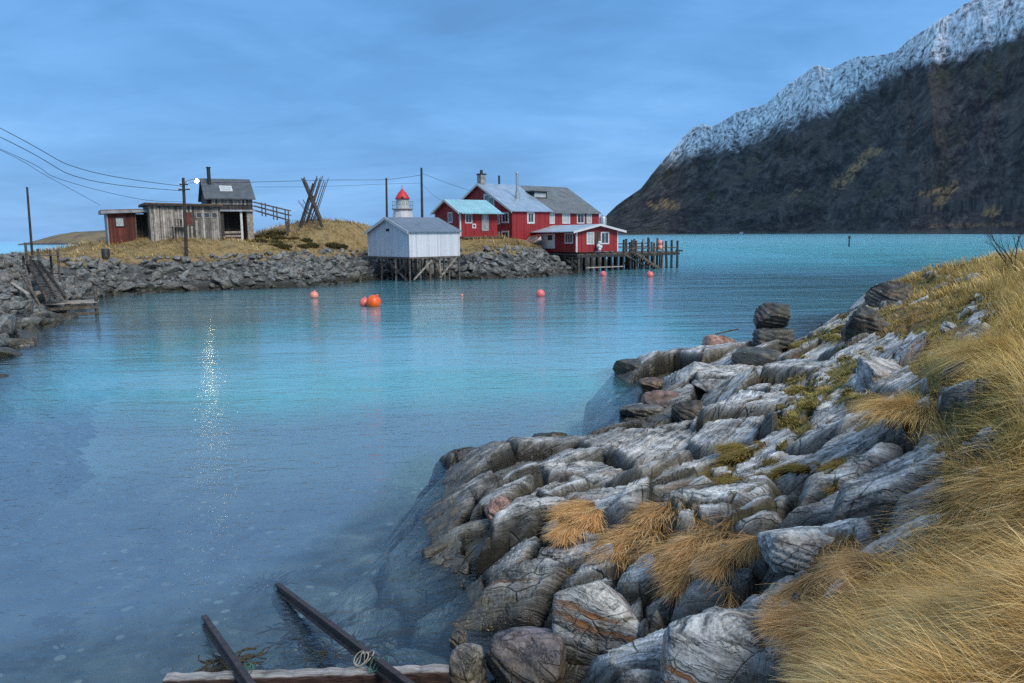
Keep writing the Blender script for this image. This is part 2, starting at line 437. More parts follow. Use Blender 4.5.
# slabs: each with its own heading; the layers swing round from the front ledges to the big slabs behind
SEEDPX = [(455,508,.3),(470,535,.3),(500,500,.4),(495,560,.4),(520,520,.5),(548,490,.6),(560,545,.7),(535,585,.35),(590,560,.8),(590,605,.75),(628,590,.9),(655,560,1.0),
          (600,505,.9),(640,500,1.0),(590,470,.6),(560,462,.4),(520,465,.3),(480,470,.15),(680,500,1.05),(690,455,1.0),(730,425,1.1),(760,405,1.1),(655,470,.7),(620,445,.4),
          (780,500,1.45),(740,505,1.3),(820,480,1.7),(845,450,1.75),(830,540,1.75),(760,545,1.4),(900,490,2.0),(940,490,2.2),(970,480,2.3),(820,430,1.6),(780,380,1.0),(720,390,.6),(800,365,1.1),
          (860,365,1.7),(690,590,1.1),(680,640,.7),(640,640,.55),(700,660,.9),(800,660,1.35),(830,670,1.45),(770,590,1.4),(570,640,.2),(620,665,.3),(760,450,1.3),(800,410,1.4),(845,400,1.65),(870,475,1.9)]
_seeds = [tuple(gnd(a, b, c).xy) for a, b, c in SEEDPX]
def heading(x, y): return math.radians(np.interp(y, [4, 6.6, 8.5, 11, 16, 30], [-34, -30, 12, 50, 50, 40]))
AN = 1.6
_rr = random.Random(4); _sa = [(x, y, math.cos(heading(x, y)), math.sin(heading(x, y))) for x, y in _seeds]
for _ in range(5200):
    x = _rr.uniform(-7, 40); y = _rr.uniform(-3, 44); dmin = .52 + .045 * max(0, y - 5.5); ok = True
    for sx0_, sy0_, c_, s_0 in _sa:
        dx, dy = x - sx0_, y - sy0_
        if abs(dx) < 5 and abs(dy) < 5:
            u_ = (dx * c_ + dy * s_0) / AN; v_ = -dx * s_0 + dy * c_
            if u_ * u_ + v_ * v_ < dmin * dmin: ok = False; break
    if ok: h_ = heading(x, y); _sa.append((x, y, math.cos(h_), math.sin(h_)))
SEEDS = np.array([(a, b) for a, b, _, _ in _sa]); NS = len(SEEDS)
SR = np.random.default_rng(5).random((NS, 7))
PHI = np.array([heading(a, b) for a, b in SEEDS]) + (SR[:, 5] - .5) * .75
SC_, SS_ = np.cos(PHI), np.sin(PHI)

def bedrock(x, y):
    """height, crack mask, grass mask, kind, layer coordinates"""
    b = near_base(x, y)
    gm, kind = grass_mask(x, y, b)
    sh = x.shape
    wx = (x + .05 * fbm(x * .9, y * .9, 0, 3, 21) + .02 * fbm(x * 5, y * 5, 0, 2, 22)).ravel()
    wy = (y + .05 * fbm(x * .9 + 7, y * .9, 0, 3, 23) + .02 * fbm(x * 5 + 3, y * 5, 0, 2, 24)).ravel()
    n = wx.size; e1 = np.empty(n); i1 = np.empty(n, int); CH = 4000
    for i in range(0, n, CH):
        s = slice(i, i + CH); X_, Y_ = wx[s], wy[s]
        sub = np.where((SEEDS[:, 0] > X_.min() - 4) & (SEEDS[:, 0] < X_.max() + 4) & (SEEDS[:, 1] > Y_.min() - 4) & (SEEDS[:, 1] < Y_.max() + 4))[0]
        if len(sub) < 4: sub = np.argsort((SEEDS[:, 0] - X_.mean()) ** 2 + (SEEDS[:, 1] - Y_.mean()) ** 2)[:8]
        dx = X_[:, None] - SEEDS[None, sub, 0]; dy = Y_[:, None] - SEEDS[None, sub, 1]
        d = np.sqrt(((dx * SC_[sub] + dy * SS_[sub]) / AN) ** 2 + (dy * SC_[sub] - dx * SS_[sub]) ** 2)
        idx = np.argpartition(d, 1, 1)[:, :2]; dd = np.take_along_axis(d, idx, 1)
        o = np.argmin(dd, 1); r_ = np.arange(len(o)); i1[s] = sub[idx[r_, o]]; e1[s] = np.abs(dd[:, 1] - dd[:, 0]) / 2
    e1 = e1.reshape(sh); i1 = i1.reshape(sh); wx = wx.reshape(sh); wy = wy.reshape(sh)
    dx, dy = wx - SEEDS[i1, 0], wy - SEEDS[i1, 1]
    la, lc = dx * SC_[i1] + dy * SS_[i1], dy * SC_[i1] - dx * SS_[i1]
    R_ = SR[i1]
    sc = np.clip(.7 + .03 * y, .7, 1.6); sl2 = np.clip(1.1 - .05 * np.maximum(y - 7, 0), .45, 1)
    off = (R_[..., 0] - .5) * .30 * sc
    tilt = (R_[..., 1] - .5) * .34 * la + (R_[..., 2] - .5) * .62 * lc
    ew = .025 + .05 * R_[..., 3] ** 2
    rnd = 1 - sstep(0, 1, np.clip(e1 / ew, 0, 1))
    h = off + tilt - .05 * sc * rnd ** 1.6 - .26 * np.exp(-(e1 / .042) ** 2)
    crack = np.exp(-(e1 / .035) ** 2)
    # second order joints: beds split into angular blocks by cross joints
    rw = .34 + .50 * SR[i1, 3] + .012 * np.maximum(y - 8, 0); u1 = lc / rw + SR[i1, 6] * 50 + .12 * fbm(x * 1.5, y * 1.5, 0, 2, 33); rowi = np.floor(u1).astype(np.int64); i64 = i1.astype(np.int64); z0_ = np.zeros(sh, np.int64)
    cw = .7 + 1.3 * _hash(rowi, i64, z0_, 34); u2 = (la + .25 * lc * (SR[i1, 4] - .5) * 4) / cw + 9 * _hash(rowi, i64, z0_, 35) + .08 * fbm(x * 2.5, y * 2.5, 0, 2, 36); ci = np.floor(u2).astype(np.int64)
    f1, f2 = u1 - rowi, u2 - ci
    e2 = np.minimum(np.minimum(f1, 1 - f1) * rw, np.minimum(f2, 1 - f2) * cw)
    r1, r2, r3 = _hash(rowi, ci, i64, 37), _hash(rowi, ci, i64, 38), _hash(rowi, ci, i64, 39)
    k2 = .25 + .75 * sstep(-.05, .2, fbm(x * .6, y * .6, 0, 2, 32))
    h += k2 * ((r1 - .5) * .11 + (r2 - .5) * .30 * (f1 - .5) * rw + (r3 - .5) * .16 * (f2 - .5) * cw) * sl2
    h -= k2 * (.006 * (1 - sstep(0, .03, e2)) + .06 * (.4 + r2) * np.exp(-(e2 / .022) ** 2))
    crack = np.maximum(crack, .7 * k2 * np.exp(-(e2 / .03) ** 2))
    # chipped facets
    fq, fp_ = la * 2.0 + SR[i1, 6] * 30, lc * 4.4 + SR[i1, 4] * 30
    d3, e3, g1, g2_, g3, fx3, fy3 = cellgrid(fq, fp_, 43)
    h += ((g1 - .5) * .020 + (g2_ - .5) * .22 * (fq - fx3) / 2.0 + (g3 - .5) * .40 * (fp_ - fy3) / 4.4) * sl2
    # layering: steep strata crop out along each slab
    dip = .75 + .5 * SR[i1, 4]
    st = lc * dip + (b + h) * .55 + SR[i1, 6] * 9 + .05 * fbm(x * 1.4, y * 1.4, 0, 3, 41) + .02 * la
    for T_, A_, sd in ((.150, .028, 77), (.045, .009, 78)):
        k = np.floor(st / T_); f = st / T_ - k; rk = _hash(k.astype(np.int64), i1.astype(np.int64), np.zeros(sh, np.int64), sd)
        h += (sstep(0, .75, f) * (1 - sstep(.88, 1, f)) - .5) * A_ * (.15 + 1.7 * rk * rk) * sl2
    h += .02 * fbm(x * 2.2, y * 2.2, 0, 3, 51) + .010 * fbm(x * 12, y * 12, 0, 3, 52)
    hs = .10 * fbm(x * 1.1, y * 1.1, 0, 3, 61) + .035 * fbm(x * 5, y * 5, 0, 3, 62) - .02
    z = b + h * (1 - .75 * gm) + hs * gm
    crack = np.clip(crack * sstep(.2, .7, b) * (.25 + .75 * sstep(-.1, .35, fbm(x * .7, y * .7, 0, 3, 66))), 0, 1)
    joint = np.clip(np.exp(-(e1 / .068) ** 2) + .9 * k2 * np.exp(-(e2 / .04) ** 2), 0, 1)
    lay = np.stack([la + SR[i1, 4] * 40, lc * .4 + SR[i1, 5] * 40, st], -1)
    return z, crack, gm, kind, lay, joint

NA, NRr = 900, 1150
az = np.radians(np.linspace(-58, 74, NA)); az = np.radians(6) + (az - np.radians(6)) * (0.55 + .45 * ((az - np.radians(6)) / np.radians(68)) ** 2)
rr = 1.0 * np.exp(np.linspace(math.log(.9), math.log(60), NRr))
# denser where the rocks show (4-25 m)
AZ, RRR = np.meshgrid(az, rr, indexing='ij')
X = RRR * np.sin(AZ); Y = RRR * np.cos(AZ)
Zn, CK, GM, KD, LAY, JT = bedrock(X, Y)
green = np.clip(sstep(-.05, .3, fbm(X * .6, Y * .6, 0, 3, 71)) * ((KD == 3) * .55 + (KD == 2) * .1) + (KD == 4) * .6 + (KD == 5) * .3, 0, 1)
def near_z(xs, ys):
    """bilinear sample of the built ground"""
    xs = np.asarray(xs, float); ys = np.asarray(ys, float)
    A = np.arctan2(xs, ys); r = np.hypot(xs, ys)
    fi = np.interp(A, az, np.arange(NA)); fj = np.interp(np.log(np.maximum(r, .9)), np.log(rr), np.arange(NRr))
    i = np.clip(fi.astype(int), 0, NA - 2); j = np.clip(fj.astype(int), 0, NRr - 2); u, v = fi - i, fj - j
    return (Zn[i, j] * (1 - u) + Zn[i + 1, j] * u) * (1 - v) + (Zn[i, j + 1] * (1 - u) + Zn[i + 1, j + 1] * u) * v
M_bed = rock_mat('bedrock', terrain=True, stripes=7.0)
Zs = Zn - 2.2 * sstep(-.95, -1.25, near_base(X, Y))
me = np_mesh('rocky_shore', np.stack([X, Y, Zs], -1).reshape(-1, 3), grid_quads(NA, NRr), False, attrs={'grass': GM.ravel(), 'crack': CK.ravel(), 'green': green.ravel()})
_a = me.attributes.new('layer', 'FLOAT_VECTOR', 'POINT'); _a.data.foreach_set('vector', LAY.reshape(-1, 3).astype(np.float32).ravel())
_a = me.attributes.new('joint', 'FLOAT', 'POINT'); _a.data.foreach_set('value', JT.astype(np.float32).ravel())
tag(link_mesh('rocky_shore', me, M_bed), kind='structure')

# ================================================================ headland across the bay
def g2(px, py, z=0): p = gnd(px, py, z); return (p.x, p.y)
SHORE = [(-16, 12), g2(-60, 410), g2(-10, 357), g2(22, 338), g2(45, 322), g2(62, 310), g2(98, 297), g2(150, 292.5), g2(200, 290), g2(260, 288), g2(320, 286), g2(350, 281.5), g2(372, 279.5), g2(410, 276.8), g2(452, 277), g2(470, 279), g2(520, 277), g2(572, 273.5)]
LAND = SHORE + [(8, 97), (14, 104), (10, 118), (-14, 130), (-42, 112), (-48, 90), (-45, 76), (-50, 66), (-70, 60), (-110, 62), (-110, 5)]
def head_z(x, y):
    x = np.asarray(x, float); y = np.asarray(y, float)
    d = polydist(x, y, LAND); s = np.where(inpoly(x, y, LAND), d, -d)
    s = s + .5 * fbm(x * .25, y * .25, 0, 3, 3)
    z = np.where(s < 0, np.maximum(-9.0, s * .62), 2.45 * np.clip(s / 3.6, 0, 1) ** .85)
    inn = sstep(2.8, 6.5, s)
    g = lambda cx, cy, sx, sy, A: A * np.exp(-((x - cx) / sx) ** 2 - ((y - cy) / sy) ** 2)
    up = g(-19.5, 81, 9.5, 6.5, 3.5) + g(-8, 88, 6, 5, 1.2) + g(-31, 69.5, 10.5, 5.0, 1.75) + g(-3, 88, 6, 5, 1.0) + g(5, 94, 8, 6, .9) + g(-13, 105, 8, 8, 2.0)
    z = z + inn * up + np.where(s > 0, .10 * fbm(x * .8, y * .8, 0, 3, 4) + .22 * inn * fbm(x * .22, y * .22, 0, 3, 9), 0)
    fp = np.maximum(np.abs((x + 7.2) * .78 + (y - 74.6) * .62) - 3.6, np.abs((y - 74.6) * .78 - (x + 7.2) * .62) - 3.2)
    z = np.minimum(z, 1.55 + np.maximum(fp, 0) * .75)
    return z, s
hx = np.linspace(-90, 26, 420); hy = np.linspace(10, 134, 460)
HX, HY = np.meshgrid(hx, hy, indexing='ij')
HZ, HS = head_z(HX, HY)
def hz(x, y): return float(head_z(np.array([x]), np.array([y]))[0][0])
t = NT('headland_ground'); p = t.pos()
gcol = t.ramp(t.noise(p, 1.3, 8, .7), [(.30, (.05, .045, .02)), (.42, (.16, .115, .045)), (.55, (.27, .19, .085)), (.68, (.15, .14, .045))])
rcol = t.ramp(t.noise(p, 2.2, 7, .7), [(.35, (.02, .022, .022)), (.55, (.08, .085, .085)), (.7, (.16, .165, .16))])
zz = t.n('SeparateXYZ', Vector=p).outputs[2]
k = t.fr(t.math('ADD', zz, t.math('MULTIPLY', t.noise(p, 1.1, 5, .6), .8)), 2.45, 2.75)
wet = t.fr(zz, .7, .2)
col = t.mix(k, t.mix(wet, rcol, (.020, .022, .016)), gcol)
col = t.mix(t.fr(zz, -.15, -.8), col, bed_col(t, p))
M_head = t.pbr(col, .95, normal=t.bump(t.noise(p, 6, 6, .7), .8, .15))
me = np_mesh('headland', np.stack([HX, HY, HZ], -1).reshape(-1, 3), grid_quads(420, 460), True)
tag(link_mesh('headland', me, M_head), kind='structure')

# gravel track along the left bank
RD = [(-23.5, 12), (-24.5, 22), (-27, 32), (-30.5, 41), (-33, 48), (-35.5, 54), (-36, 59), (-33.5, 62.5)]
def strip(pts, w, n=120):
    P = np.array(pts); s = np.concatenate([[0], np.cumsum(np.hypot(*np.diff(P, axis=0).T))]); q = np.linspace(0, s[-1], n)
    cx, cy = np.interp(q, s, P[:, 0]), np.interp(q, s, P[:, 1])
    for _ in range(12):
        cx[1:-1] = (cx[:-2] + cx[1:-1] * 2 + cx[2:]) / 4; cy[1:-1] = (cy[:-2] + cy[1:-1] * 2 + cy[2:]) / 4
    tx, ty = np.gradient(cx), np.gradient(cy); L = np.hypot(tx, ty); tx /= L; ty /= L
    o = np.linspace(-w / 2, w / 2, 9)
    xx = cx[:, None] - ty[:, None] * o; yy = cy[:, None] + tx[:, None] * o
    return xx, yy
xx, yy = strip(RD, 3.0)
zz_, _ = head_z(xx, yy)
zz_ = zz_ + .05
M_grav = plain_mat('gravel', (.20, .20, .20), .95, .4, 6, bump=.5)
me = np_mesh('gravel_track', np.stack([xx, yy, zz_], -1).reshape(-1, 3), grid_quads(*xx.shape), True)
tag(link_mesh('gravel_track', me, M_grav), kind='structure')

# ================================================================ sea bed and sea
def sandband(x, y):
    w = fbm(x * .16, y * .16, 0, 3, 90)
    return sstep(15.5, 23.0, y + .06 * x + 4.5 * w) * (1 - sstep(26, 60, y + 9 * w)) * sstep(-21, -8, x + 5 * w) * (1 - sstep(1.5, 7, x - .12 * y + 2.4 * w))
def seabed(x, y):
    z = -2.3 - 1.6 * sstep(30, 90, y) + .25 * fbm(x * .12, y * .12, 0, 4, 80) - 3 * sstep(100, 260, np.hypot(x, y))
    z += .05 * fbm(x * 1.6, y * 1.6, 0, 3, 81)
    z += .45 * sandband(x, y)
    m = (y < 62) & (y > -10) & (x > -16) & (x < 46)
    nb = np.full(x.shape, -9.); 
    if m.any(): nb[m] = near_base(x[m], y[m])
    hb = head_z(x, y)[0]
    nb = nb - 2.6 * sstep(-.7, -1.35, nb)
    return np.maximum(z, np.maximum(nb, hb))
sx_ = np.linspace(-70, 60, 330); sy_ = np.concatenate([np.linspace(-8, 40, 220), np.linspace(40.6, 200, 90)])
SX, SY = np.meshgrid(sx_, sy_, indexing='ij')
_nb = near_base(SX, SY); _hb = head_z(SX, SY)[0]
SZ = seabed(SX, SY) - .12
SZ = seabed(SX, SY) - .03
_dn = np.where((SY < 62) & (SX > -16), _nb, -9.)
SZ = SZ - 1.2 * sstep(-.85, -.45, _dn) - 1.6 * sstep(-1.2, -.5, _hb)
t = NT('seabed'); p = t.pos()
sand = sandband(SX, SY)
sandc = t.ramp(t.noise(p, 1.5, 5, .6), [(.3, (.52, .66, .60)), (.6, (.66, .76, .68))])
kelp = bed_col(t, p)
M_sb = t.pbr(t.mix(t.attr('sand'), kelp, sandc), .95)
me = np_mesh('seabed', np.stack([SX, SY, SZ], -1).reshape(-1, 3), grid_quads(*SX.shape), True, attrs={'sand': sand.ravel()})
tag(link_mesh('seabed', me, M_sb), kind='structure')

WN, WR = 420, 420
wa = np.radians(np.linspace(-115, 115, WN)); wr = np.exp(np.linspace(math.log(1.2), math.log(60000), WR))
WA, WRR = np.meshgrid(wa, wr, indexing='ij'); WX, WY = WRR * np.sin(WA), WRR * np.cos(WA)
inb = (WRR < 190)
dep = np.full(WX.shape, 6.0); dep[inb] = -seabed(WX[inb], WY[inb]); dep = np.clip(dep, 0, 6)
clr = np.maximum(sandband(WX, WY), sstep(50, 115, WRR) * .85 + .15 * sstep(150, 400, WRR))  # turquoise over sand; far body colour paled to offset the mountain's dark reflection
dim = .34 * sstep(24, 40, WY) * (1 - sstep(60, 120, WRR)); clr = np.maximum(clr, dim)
t = NT('sea_water'); p = t.pos()
d = t.attr('depth')
dist = t.n('VectorMath', _operation='LENGTH', i0=p).outputs['Value']
# ripples: long wind chop, cat's paws and tiny capillaries
w1 = t.noise(t.mapv(p, rot=(0, 0, R(-14)), sc=(.55, 1.5, 1)), .9, 3, .55, .5)
w2 = t.noise(t.mapv(p, rot=(0, 0, R(22)), sc=(.8, 1.5, 1)), 3.4, 3, .55, .3)
w3 = t.noise(t.mapv(p, rot=(0, 0, R(-35)), sc=(.9, 1.4, 1)), 11, 2, .5)
w4 = t.noise(t.mapv(p, rot=(0, 0, R(6)), sc=(.22, 1.2, 1)), .28, 3, .55, .4)
calm = t.fr(t.noise(t.mapv(p, sc=(.5, 1, 1)), .11, 2, .5), .15, .85, .55, 1.3)
hh = t.math('ADD', t.math('MULTIPLY', w1, .034), t.math('ADD', t.math('MULTIPLY', w2, t.fr(dist, 9, 32, .036, .012)), t.math('MULTIPLY', w3, t.fr(dist, 7, 24, .013, .003))))
hh = t.math('MULTIPLY', hh, t.math('MULTIPLY', calm, t.fr(dist, 55, 150, 1.0, 4.6)))
hh = t.math('ADD', hh, t.math('MULTIPLY', w4, t.fr(dist, 40, 300, .06, .42)))
nrm = t.bump(hh, 1.0, 1.0)
fres = t.n('Fresnel', IOR=1.333, Normal=nrm).outputs[0]
gl = t.n('BsdfGlossy', Color=(1, 1, 1, 1), Roughness=.075, Normal=nrm).outputs[0]
clear = t.n('BsdfTransparent', Color=(.74, .86, .90, 1)).outputs[0]
scat = t.ramp(t.attr('sand_far_tone'), [(0, (.130, .215, .315)), (.35, (.12, .35, .43)), (.8, (.12, .55, .62)), (1, (.26, .70, .86))])
df = t.n('BsdfDiffuse', Color=scat, Normal=t.bump(hh, .8, 1.0)).outputs[0]
op = t.math('SUBTRACT', 1.0, t.math('POWER', 2.718, t.math('MULTIPLY', d, -.30)))
body = t.n('MixShader', Fac=op, i1=clear, i2=df).outputs[0]
ms = t.n('MixShader', Fac=fres, i1=body, i2=gl).outputs[0]
t.t.links.new(ms, t.out.inputs[0]); M_water = t.m
me = np_mesh('sea', np.stack([WX, WY, np.zeros(WX.shape)], -1).reshape(-1, 3), grid_quads(WN, WR), True, attrs={'depth': dep.ravel(), 'sand_far_tone': clr.ravel()})
tag(link_mesh('sea', me, M_water), kind='structure')
# ================================================================ mountain across the fjord, far island
SKY = [(590,231),(600,224),(608,213.5),(616,206),(625,199),(641,188),(652,174),(666,157),(676,146),(683,137),(692,128),(703,123.4),(712,127),(722,121),(737,112),(752,107),(766,103),(782,89),(803,74.5),(812,68),(819,66),(826,69),(832,70),(845,63),(857,58),(872,57),(886,55),(898,50),(911,39),(923,31),(938,22),(952,14),(964,4),(985,-6),(1010,-12),(1050,-30),(1120,-48),(1200,-60),(1320,-40),(1500,-60),(1800,-80),(2200,-60),(2600,-20)]
DSN = [(590,4400),(640,4000),(691,3850),(740,3100),(786,2600),(832,2290),(882,1800),(915,1600),(960,1520),(1024,1380),(1120,1250),(1300,1150),(1800,1100),(2600,1100)]
sk = np.array(SKY, float); dn = np.array(DSN, float)
NT_, NV = 620, 260
pxs = np.concatenate([np.linspace(590, 1060, 470), np.linspace(1063, 2600, 150)])
_sky = np.interp(pxs, sk[:, 0], sk[:, 1])
ratio = []
for q in pxs:
    yy0 = np.interp(q, sk[:, 0], sk[:, 1]); d_ = ray(float(q), float(yy0)); ratio.append((d_.x / math.hypot(d_.x, d_.y), d_.y / math.hypot(d_.x, d_.y), d_.z / math.hypot(d_.x, d_.y)))
ratio = np.array(ratio); te = np.maximum(ratio[:, 2], .001)
Ds = np.interp(pxs, dn[:, 0], dn[:, 1])
def smooth(a, n=61):
    k = np.hanning(n); k /= k.sum(); return np.convolve(np.pad(a, n // 2, mode='edge'), k, 'valid')
Ds = smooth(Ds)
g_ = np.minimum(np.ones(NT_), 1)
SN = 330.
# crest radius from a 36 degree upper slope
Rc = np.where(te * Ds > SN, (Ds * .72 - SN) / np.maximum(.72 - te, .25), Ds)
Rc = smooth(np.maximum(Rc, Ds * .99), 81)
Hc = te * Rc + CAMZ
R0 = Ds - 620
R0 = np.where(pxs < 660, Ds - 620 + (660 - pxs) * 4.0, R0)
R0 = smooth(np.minimum(R0, Rc - 40), 41)
vv = np.concatenate([np.linspace(-.06, 1, 215), np.linspace(1.02, 1.9, NV - 215)])
U, V = np.meshgrid(np.arange(NT_), vv, indexing='ij')
Rm = R0[U] + (Rc - R0)[U] * V
prof = np.where(V < 0, V * 2, np.where(V <= 1, .86 * V ** 1.12 + .14 * V ** 3, 1 - (V - 1) * 1.3))
prof = np.where(V < .12, np.maximum(prof, -1) * .8 + 0.0, prof)
Zm = Hc[U] * prof
mx, my = ratio[U, 0] * Rm, ratio[U, 1] * Rm
# gullies run down the slope; ridged detail
ang = np.arctan2(mx, my)
aa0 = ang * 3000; aa = aa0; aa = aa + 95 * fbm(aa / 230., V * 2.1, 0, 3, 111)
rg = 1 - np.abs(fbm(aa / 120. + .3 * fbm(mx / 300, my / 300, 0, 2, 3), V * 1.3, 0, 3, 101))
rg2 = 1 - np.abs(fbm(aa / 38. + .8 * V, V * 3.0, 0, 1, 102))
dtl = fbm(mx / 60, my / 190, Zm / 60, 4, 103, .55)
amp = np.clip(V, 0, 1) * np.clip(1.15 - np.clip(V, 0, 1) ** 6, 0, 1)
Zm = Zm + amp * Hc[U] / 600 * (66 * (rg - .75) + 15 * (rg2 - .75)) + np.clip(V * 3, 0, 1) * 16 * dtl * Hc[U] / 500 * np.where(V > .97, .45, 1)
Zm = np.where(V <= 0, np.minimum(Zm, -1), Zm)
t = NT('mountain_side'); p0 = t.pos(); p = t.attr('slope_uv', 'Vector')
sz = t.n('SeparateXYZ', Vector=p0).outputs[2]
n1 = t.noise(p, .0065, 7, .62); n2 = t.noise(p, .035, 6, .68); n3 = t.noise(p, .10, 5, .70)
wood = t.ramp(t.math('ADD', t.math('MULTIPLY', n2, .55), t.math('MULTIPLY', n3, .45)), [(.36, (.009, .009, .011)), (.46, (.032, .030, .032)), (.55, (.075, .066, .062)), (.66, (.15, .13, .115))])
grn = t.fr(t.noise(p, .011, 5, .7), .53, .64, 0, .6)
wood = t.mix(grn, wood, t.ramp(n3, [(.35, (.02, .024, .014)), (.65, (.075, .078, .04))]))
big_ = t.noise(p, .012, 4, .6, .6)
wood = t.mix(t.fr(big_, .36, .50, .75, 0), wood, t.mix(.65, wood, (.008, .009, .010)))
wood = t.mix(t.fr(big_, .52, .66, 0, .55), wood, (.095, .080, .068))
rk = t.fr(t.noise(p, .02, 6, .75), .60, .72, 0, .5)
wood = t.mix(rk, wood, (.13, .13, .135))
tan_ = t.math('MULTIPLY', t.attr('slide'), t.math('MULTIPLY', t.fr(n3, .40, .56, .1, 1), t.fr(n2, .40, .52, .1, .85)))
wood = t.mix(tan_, wood, (.33, .20, .085))
sn = t.math('ADD', t.attr('snowline'), t.math('ADD', t.math('MULTIPLY', t.math('SUBTRACT', n1, .5), .9), t.math('MULTIPLY', t.math('SUBTRACT', n2, .5), 1.6)))
s_ = t.fr(sn, 0.0, 1.6)
brk = t.math('ADD', t.math('MULTIPLY', n3, .6), t.math('MULTIPLY', t.noise(t.mapv(p, rot=(0, 0, R(-35)), sc=(1.6, .45, 1)), .07, 5, .7), .4))
snow = t.math('MULTIPLY', t.fr(s_, 0, .35), t.fr(t.math('ADD', brk, t.math('MULTIPLY', s_, .05)), .43, .64))
rockc = t.ramp(n3, [(.3, (.035, .038, .045)), (.7, (.13, .135, .145))])
base = t.mix(t.fr(sn, -.3, .4), wood, rockc)
shore = t.fr(t.math('ADD', sz, t.math('MULTIPLY', n3, 6)), 9, 4)
base = t.mix(t.math('MULTIPLY', shore, .6), base, (.10, .095, .085))
col = t.mix(snow, base, (.78, .82, .86))
M_mt = t.pbr(col, .95, normal=t.bump(t.math('ADD', n3, t.math('MULTIPLY', n2, 1.5)), .55, 7.0), spec=.1)
# bare tan slide scars at their places on the slope
def scar(px0, py0, px1, py1, w):
    qx, qy = nproj(mx, my, Zm)
    vx, vy = px1 - px0, py1 - py0; L = vx * vx + vy * vy
    tt = np.clip(((qx - px0) * vx + (qy - py0) * vy) / L, 0, 1)
    dd = np.hypot(qx - px0 - tt * vx, (qy - py0 - tt * vy)) + 3.2 * fbm(mx / 14, my / 14, Zm / 14, 4, 55)
    return np.where(V < 1, 1 - sstep(w * .4, w, dd), 0)
sl = np.maximum.reduce([scar(838, 186, 870, 152, 7), scar(866, 158, 880, 150, 4), scar(938, 204, 955, 186, 7), scar(922, 194, 950, 190, 4), scar(664, 203, 675, 206, 6), scar(650, 204, 656, 208, 4), scar(985, 214, 1000, 212, 4), scar(930, 226, 1020, 224, 3) * .5, scar(790, 196, 800, 190, 3) * .5])
SB = np.array([(590,180),(641,176),(660,168),(691,160),(730,150),(786,132),(832,114),(882,84),(915,70),(960,62),(1024,40),(1100,10),(1400,0),(2600,0)], float)
qx_, qy_ = nproj(mx, my, Zm)
snl = np.where(V > 1.0, 2.0, (np.interp(qx_, SB[:, 0], SB[:, 1]) - qy_) / 22.0)
me = np_mesh('mountain', np.stack([mx, my, Zm], -1).reshape(-1, 3), grid_quads(NT_, NV), True, attrs={'slide': sl.ravel(), 'snowline': snl.ravel()})
_uv = np.stack([aa0 * .87 + 14 * fbm(aa0 / 60, V * 6, 0, 3, 121), V * 560 + 14 * fbm(aa0 / 60 + 7, V * 6, 0, 3, 122), Zm * .02], -1)
_a = me.attributes.new('slope_uv', 'FLOAT_VECTOR', 'POINT'); _a.data.foreach_set('vector', _uv.reshape(-1, 3).astype(np.float32).ravel())
tag(link_mesh('mountain', me, M_mt), kind='structure')

# low brown island behind the left bank
ip = [(22,0),(30,.8),(42,3.2),(55,7),(66,9.2),(80,11.2),(95,12),(115,12.5),(150,12),(200,10),(250,5),(290,0)]
NI, NJ = 120, 40; D0 = 900.
iu = np.linspace(22, 290, NI); ih = np.interp(iu, [a for a, _ in ip], [b for _, b in ip]) / FPX * D0
jv = np.linspace(-1.15, 1.15, NJ)
IU, IJ = np.meshgrid(np.arange(NI), jv, indexing='ij')
dirx = np.array([ray(float(q), 240).x for q in iu])[IU]
wid = np.interp(iu, [22, 90, 200, 290], [30, 130, 130, 20])[IU]
IY = D0 + IJ * wid; IX = dirx * IY
IZ = (ih[IU] + 2) * np.clip(1 - np.abs(IJ) ** 2.2, -.4, 1) + 1.2 * fbm(IX / 22, IY / 22, 0, 4, 7) * np.clip(1 - np.abs(IJ), 0, 1) - 1.2
t = NT('island_heath'); p = t.pos()
c = t.ramp(t.noise(p, .04, 6, .7), [(.35, (.055, .05, .045)), (.5, (.15, .115, .06)), (.65, (.21, .15, .07))])
c = t.mix(t.fr(t.n('SeparateXYZ', Vector=p).outputs[2], 2.5, 1.2), c, (.05, .05, .055))
me = np_mesh('island', np.stack([IX, IY, IZ], -1).reshape(-1, 3), grid_quads(NI, NJ), True)
tag(link_mesh('island', me, t.pbr(c, .95)), kind='structure')

# ================================================================ sky, sun, camera
SUN_EL, SUN_AZ = 42.0, 142.0           # azimuth measured clockwise from +Y (the view direction)
w = bpy.data.worlds.new('World'); SC.world = w; w.use_nodes = True
T = w.node_tree; T.nodes.clear()
wo = T.nodes.new('ShaderNodeOutputWorld'); bg = T.nodes.new('ShaderNodeBackground'); T.links.new(bg.outputs[0], wo.inputs[0])
class WT(NT):
    def __init__(s): s.t = T
wt = WT()
skyn = wt.n('TexSky', _sky_type='NISHITA', _sun_disc=False, _sun_elevation=R(SUN_EL), _sun_rotation=R(SUN_AZ), _air_density=1.0, _dust_density=.6, _ozone_density=1.5)
gv = wt.n('TexCoord').outputs['Generated']
sp = wt.n('SeparateXYZ', Vector=gv)
el = sp.outputs[2]
den = wt.math('ADD', wt.math('MAXIMUM', el, 0.0), .22)
cv = wt.n('CombineXYZ', X=wt.math('DIVIDE', sp.outputs[0], den), Y=wt.math('DIVIDE', sp.outputs[1], den), Z=0.0).outputs[0]
c1 = wt.noise(wt.mapv(cv, loc=(1.3, .2, 0)), .75, 5, .55, .4)
c2 = wt.noise(wt.mapv(cv, loc=(4.1, 2.2, 0), sc=(.8, 1.4, 1)), 2.2, 6, .6, .5)
cf = wt.math('ADD', wt.math('MULTIPLY', c1, .7), wt.math('MULTIPLY', c2, .3))
